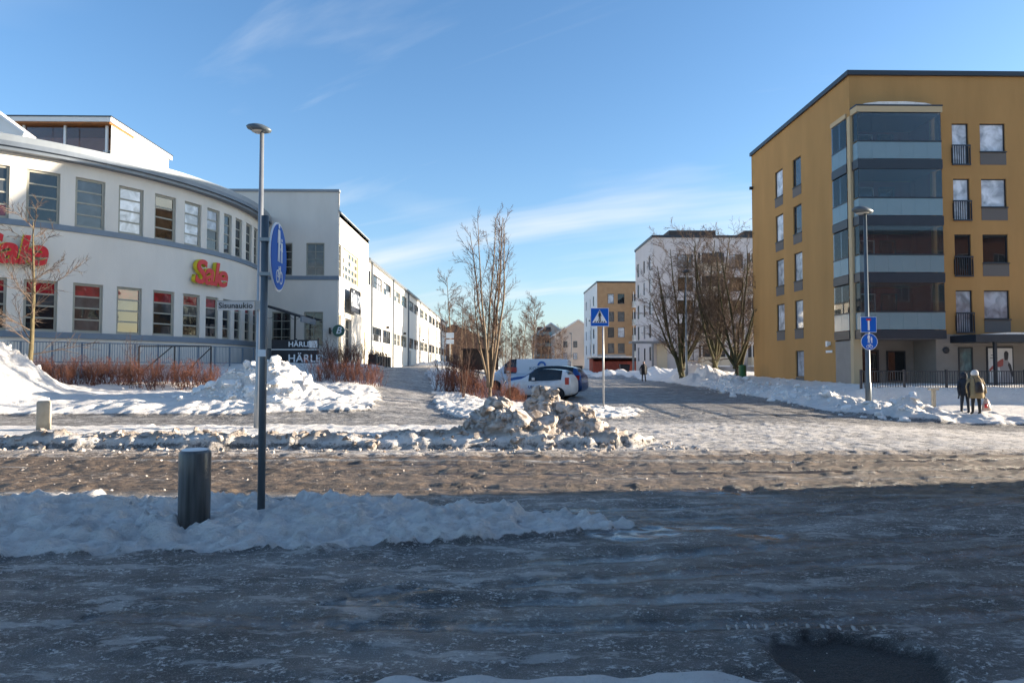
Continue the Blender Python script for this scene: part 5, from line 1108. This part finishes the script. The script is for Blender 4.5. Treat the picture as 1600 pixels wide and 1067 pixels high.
lt = [('headlight', .28, .70, .14, .26, headl, 0), ('tail_light', 3.42, .93, .34, .16, redl, 1)]
c1_, S1 = car('white_hatchback', 'small white hatchback with a URHO door sticker parked behind the snow heap', hatch, cw, None, (.68, 2.98), .29, ((4.75, 6.5), (6.62, 8.6)), (3.9, 5.6), (9.0, 9.9), lt)
stk = empty('door_sticker', (1.78, .80, .58), R_(180), c1_); bpy.data.objects.remove(stk)
for sg in (1,):
    o = MB().box(-.30, .30, -.006, .0, -.10, .10).build('door_sticker', mat('sticker_pale', (.62, .72, .85), .4), c1_, (1.75, -.812, .62), 0); link('sticker_lettering', text_mesh('URHO', .19, .002, 0, .006, 1.0), mat('sticker_navy', (.01, .03, .12), .4), o, (0, -.009, 0))
# the visible flank is the left one when the nose points left and away
park(c1_, 843, 618, 34.2, -20, 3.62)
suv = [(0,.36,.62,.75,.66,.56),(.12,.26,.76,.88,.82,.70),(.5,.22,.92,1.02,.88,.74),(1.1,.22,1.0,1.10,.89,.72),(1.35,.22,1.02,1.18,.89,.70),(1.85,.22,1.04,1.50,.89,.63),(2.3,.22,1.05,1.60,.89,.62),(3.0,.22,1.07,1.62,.89,.61),(3.55,.22,1.09,1.58,.88,.59),(3.95,.24,1.10,1.50,.87,.58),(4.16,.28,1.09,1.28,.86,.64),(4.29,.36,1.02,1.10,.84,.70),(4.33,.42,.88,.95,.80,.68)]
c2_, S2 = car('blue_suv', 'dark blue hatchback with a black roof parked just behind the white hatchback', suv, cb_, mat('car_black_roof', (.01, .01, .012), .2, .5, coat=.8), (.82, 3.45), .33, ((4.75, 6.5), (6.6, 8.7)), (3.9, 5.6), (9.0, 9.9), [('headlight', .3, .84, .14, .28, headl, 0), ('tail_light', 4.12, 1.02, .22, .30, redl, 1)])
park(c2_, 853, 612, 36.9, -20, 4.33)
vanst = [(0,.34,.60,.74,.70,.60),(.12,.24,.78,.92,.88,.76),(.55,.22,1.0,1.12,.95,.80),(.95,.22,1.10,1.24,.96,.78),(1.2,.22,1.14,1.42,.96,.76),(1.75,.22,1.16,1.86,.96,.74),(2.1,.22,1.17,1.95,.96,.76),(3.0,.22,1.18,1.97,.96,.78),(4.0,.22,1.18,1.97,.96,.78),(4.8,.22,1.18,1.96,.96,.78),(5.2,.24,1.17,1.93,.95,.77),(5.28,.32,1.15,1.88,.94,.75),(5.31,.45,1.10,1.80,.92,.72)]
c3_, S3 = car('white_van', 'white delivery van with a blue arch logo parked behind the small cars', vanst, vw, None, (.95, 4.2), .33, ((4.6, 6.3),), (3.7, 5.5), (11.2, 11.6), [('headlight', .32, .86, .18, .28, headl, 0), ('tail_light', 5.24, 1.2, .5, .14, redl, 1)])
park(c3_, 822, 606, 41.5, -12, 5.31)
lg = link('logo_lettering', text_mesh('KOTIKATU', .27, .003, 0, 0, 1.15), mat('logo_grey', (.12, .14, .18), .5), c3_, (3.75, -.955, 1.42)); lg.rotation_euler = (R_(-9), 0, 0)
mb = MB(); arcp = [(.26*math.cos(t), .26*math.sin(t)) for t in np.linspace(0, math.pi, 14)]+[(.15*math.cos(t), .15*math.sin(t)) for t in np.linspace(math.pi, 0, 14)]; mb.prism(arcp, -.004, .004); lg = mb.build('logo_arch', mat('logo_blue', (.02, .13, .42), .4), c3_, (3.75, -.93, 1.60)); lg.rotation_euler = (R_(-13), 0, 0)
MB().box(-.3, .3, -.01, .0, -.14, .14).build('seat_red_cloth', mat('red_cloth', (.5, .08, .06), .7), c3_, (1.95, -.93, 1.36))
c4_, S4 = car('dark_red_car', 'dark red car parked nose away left of the white van', hatch, cr_, None, (.68, 2.98), .29, ((4.75, 6.5), (6.62, 8.6)), (3.9, 5.6), (9.0, 9.9), lt)
park(c4_, 806, 590, 49, -70, 3.62); 
# ------------------------------------------------------------------ people
def skin_body(name, joints, bones, m, parent, sub=2):
    me = bpy.data.meshes.new(name); me.from_pydata([j[:3] for j in joints], bones, []); o = link(name, me, None, parent)
    o.modifiers.new('skin', 'SKIN'); o.modifiers['skin'].use_smooth_shade = True
    for i, j in enumerate(joints): sv = me.skin_vertices[0].data[i]; sv.radius = (j[3], j[4] if len(j) > 4 else j[3]); sv.use_root = (i == 0)
    s_ = o.modifiers.new('sub', 'SUBSURF'); s_.levels = s_.render_levels = sub; dg = bpy.context.evaluated_depsgraph_get(); dg.update()
    me2 = bpy.data.meshes.new_from_object(o.evaluated_get(dg)); o.modifiers.clear(); o.data = me2; me2.materials.clear(); me2.materials.append(m); me2.polygons.foreach_set('use_smooth', [True]*len(me2.polygons)); return o
def human(parent, H, m, stride=.10, lean=0, arms=((.30, .1, .80), (-.30, .05, .80))):
    s_ = H/1.70; J = [(0, 0, .93, .15, .11), (0, lean*.3, 1.15, .14, .10), (0, lean*.7, 1.36, .16, .11), (0, lean, 1.48, .06), (0, lean*1.25, 1.60, .095, .11), (0, lean*1.25, 1.72, .07, .08),
        (.09, 0, .88, .095), (.10, -stride*.5, .50, .065), (.10, -stride, .09, .05), (.11, -stride-.14, .045, .045, .035), (-.09, 0, .88, .095), (-.10, stride*.5, .50, .065), (-.10, stride, .09, .05), (-.11, stride-.14, .045, .045, .035)]
    B = [(0,1),(1,2),(2,3),(3,4),(4,5),(0,6),(6,7),(7,8),(8,9),(0,10),(10,11),(11,12),(12,13)]
    for (hx, hy, hz), sg in zip(arms, (1, -1)):
        k = len(J); J += [(sg*.19, lean*.7, 1.38, .065), ((sg*.24+hx)*.5+sg*.05, (lean*.7+hy)*.5+.03, (1.38+hz)*.5+.02, .048), (hx, hy, hz, .036), (hx, hy-.03, hz-.09, .036, .024)]; B += [(2, k), (k, k+1), (k+1, k+2), (k+2, k+3)]
        for f_ in range(4): J.append((hx+(f_-1.5)*.018, hy-.05, hz-.17, .009)); B.append((k+3, len(J)-1))
        J.append((hx-sg*.035, hy-.06, hz-.12, .010)); B.append((k+3, len(J)-1))
    return skin_body('body', [(a*s_, b*s_, c*s_, *[r*s_ for r in d]) for (a, b, c, *d) in J], B, m, parent)
def loft(name, rows, m, parent, n=20, wob=.03, seed=1):
    r = random.Random(seed); mb = MB()
    for (cx_, cy_, z, rx, ry) in rows:
        for k in range(n): a = 2*math.pi*k/n; w = 1+wob*math.sin(a*5+z*7)+r.gauss(0, wob*.4); mb.v.append((cx_+rx*w*math.cos(a), cy_+ry*w*math.sin(a), z))
    for i in range(len(rows)-1):
        for k in range(n): a = i*n+k; b = i*n+(k+1) % n; mb.f.append((a, b, b+n, a+n))
    mb.f.append(tuple(range(n))); mb.f.append(tuple(range((len(rows)-1)*n, len(rows)*n))); return mb.build(name, m, parent, smooth=True)
trous = mat('dark_trousers', (.02, .021, .025), .85, nscale=9, namt=.2); beigec = mat('beige_coat', (.34, .26, .15), .85, .2, nscale=7, namt=.14, bump=.3, bscale=30); navy = mat('navy_coat', (.02, .028, .045), .85, nscale=6, namt=.2); hatw = mat('white_knit_hat', (.70, .69, .67), .9, nscale=20, namt=.1, bump=.5, bscale=60); blackc = mat('black_coat', (.015, .015, .018), .8, nscale=6, namt=.2); leather = mat('dark_leather', (.03, .025, .028), .5, nscale=8, namt=.2); skinm = mat('skin', (.50, .30, .22), .6)
PX_, PY_ = 17.15, 24.3; pz = gz(PX_, PY_); L1 = empty('person', (PX_, PY_, pz+.0), R_(172)); human(L1, 1.56, trous, .06, -.04)
loft('coat', [(0, 0, .60, .25, .21), (0, 0, .70, .265, .22), (0, .0, .95, .245, .20), (0, -.0, 1.10, .225, .185), (0, -.02, 1.24, .225, .17), (0, -.03, 1.33, .165, .13), (0, -.035, 1.39, .09, .09)], beigec, L1)
for sg in (1, -1): 
    mb = MB(); mb.tube([(sg*.17, -.03, 1.29), (sg*.26, .0, 1.03), (sg*.285, .05, .78)], [.085, .075, .06], 10); mb.build('sleeve', beigec, L1, smooth=True)
loft('hat', [(0, -.045, 1.40, .105, .115), (0, -.045, 1.46, .122, .13), (0, -.045, 1.54, .115, .125), (0, -.04, 1.60, .07, .08), (0, -.04, 1.615, .02, .02)], hatw, L1); loft('scarf', [(0, -.03, 1.33, .13, .12), (0, -.035, 1.38, .135, .13), (0, -.04, 1.43, .11, .11)], beigec, L1, seed=5)
tag(L1, 'person in a beige coat and white knitted hat walking away along the road edge', 'person')
bp_ = empty('backpack', (PX_-.06, PY_-.27, pz+.80)); loft('bag', [(0, 0, 0, .13, .07), (0, -.01, .08, .155, .095), (0, -.01, .24, .15, .09), (0, .0, .36, .11, .06), (0, .02, .40, .04, .03)], leather, bp_)
mb = MB(); mb.tube([(.09, .06, .08), (.12, .03, .3), (.10, .10, .50), (.07, .22, .56)], .014, 6); mb.tube([(-.09, .06, .08), (-.12, .03, .3), (-.10, .10, .50), (-.07, .22, .56)], .014, 6); mb.build('straps', leather, bp_); tag(bp_, 'dark leather backpack on the beige coat', 'backpack')
sb = empty('shopping_bag', (PX_+.33, PY_-.06, pz+.16)); loft('bag', [(0, 0, 0, .16, .09), (0, 0, .16, .15, .08), (0, 0, .32, .10, .05), (0, 0, .43, .035, .03)], mat('pale_plastic_bag', (.50, .42, .36), .5, nscale=4, color2=(.45, .30, .27)), sb); MB().tube([(0, 0, .40), (-.02, .03, .52)], .012, 6).build('handle', hatw, sb); loft('red_print', [(-.05, -.022, .10, .075, .075), (-.045, -.022, .24, .065, .066)], redp, sb, 14, 0)
tag(sb, 'pale plastic shopping bag with a red print carried by the person in the beige coat', 'shopping bag')
L2 = empty('person', (PX_-.06, PY_+.50, pz), R_(178)); human(L2, 1.50, navy, .08, -.03); loft('coat', [(0, 0, .68, .21, .17), (0, 0, .95, .21, .17), (0, -.0, 1.18, .205, .155), (0, -.02, 1.26, .14, .12), (0, -.02, 1.31, .08, .08)], navy, L2); loft('hood', [(0, -.03, 1.28, .10, .10), (0, -.04, 1.38, .12, .125), (0, -.04, 1.48, .10, .11), (0, -.04, 1.53, .03, .03)], navy, L2)
tag(L2, 'person in dark navy clothes half hidden behind the beige coat', 'person')
q = at(1006, 595, 60); pz2 = gz(q.x, q.y); L3 = empty('person', (q.x, q.y, pz2), R_(10)); human(L3, 1.76, blackc, .12, -.02); loft('coat', [(0, 0, .62, .24, .19), (0, 0, .95, .23, .17), (0, 0, 1.25, .235, .16), (0, -.01, 1.42, .17, .12), (0, -.02, 1.50, .08, .08)], blackc, L3); loft('hair', [(0, .0, 1.66, .098, .108), (0, .0, 1.74, .09, .1), (0, 0, 1.79, .04, .05)], mat('grey_hair', (.16, .14, .13), .8), L3)
loft('face', [(0, -.035, 1.56, .055, .06), (0, -.045, 1.63, .078, .078), (0, -.04, 1.70, .082, .082), (0, -.03, 1.74, .05, .05)], skinm, L3, 14, 0)
tag(L3, 'person in a long black coat walking down the side street', 'person')
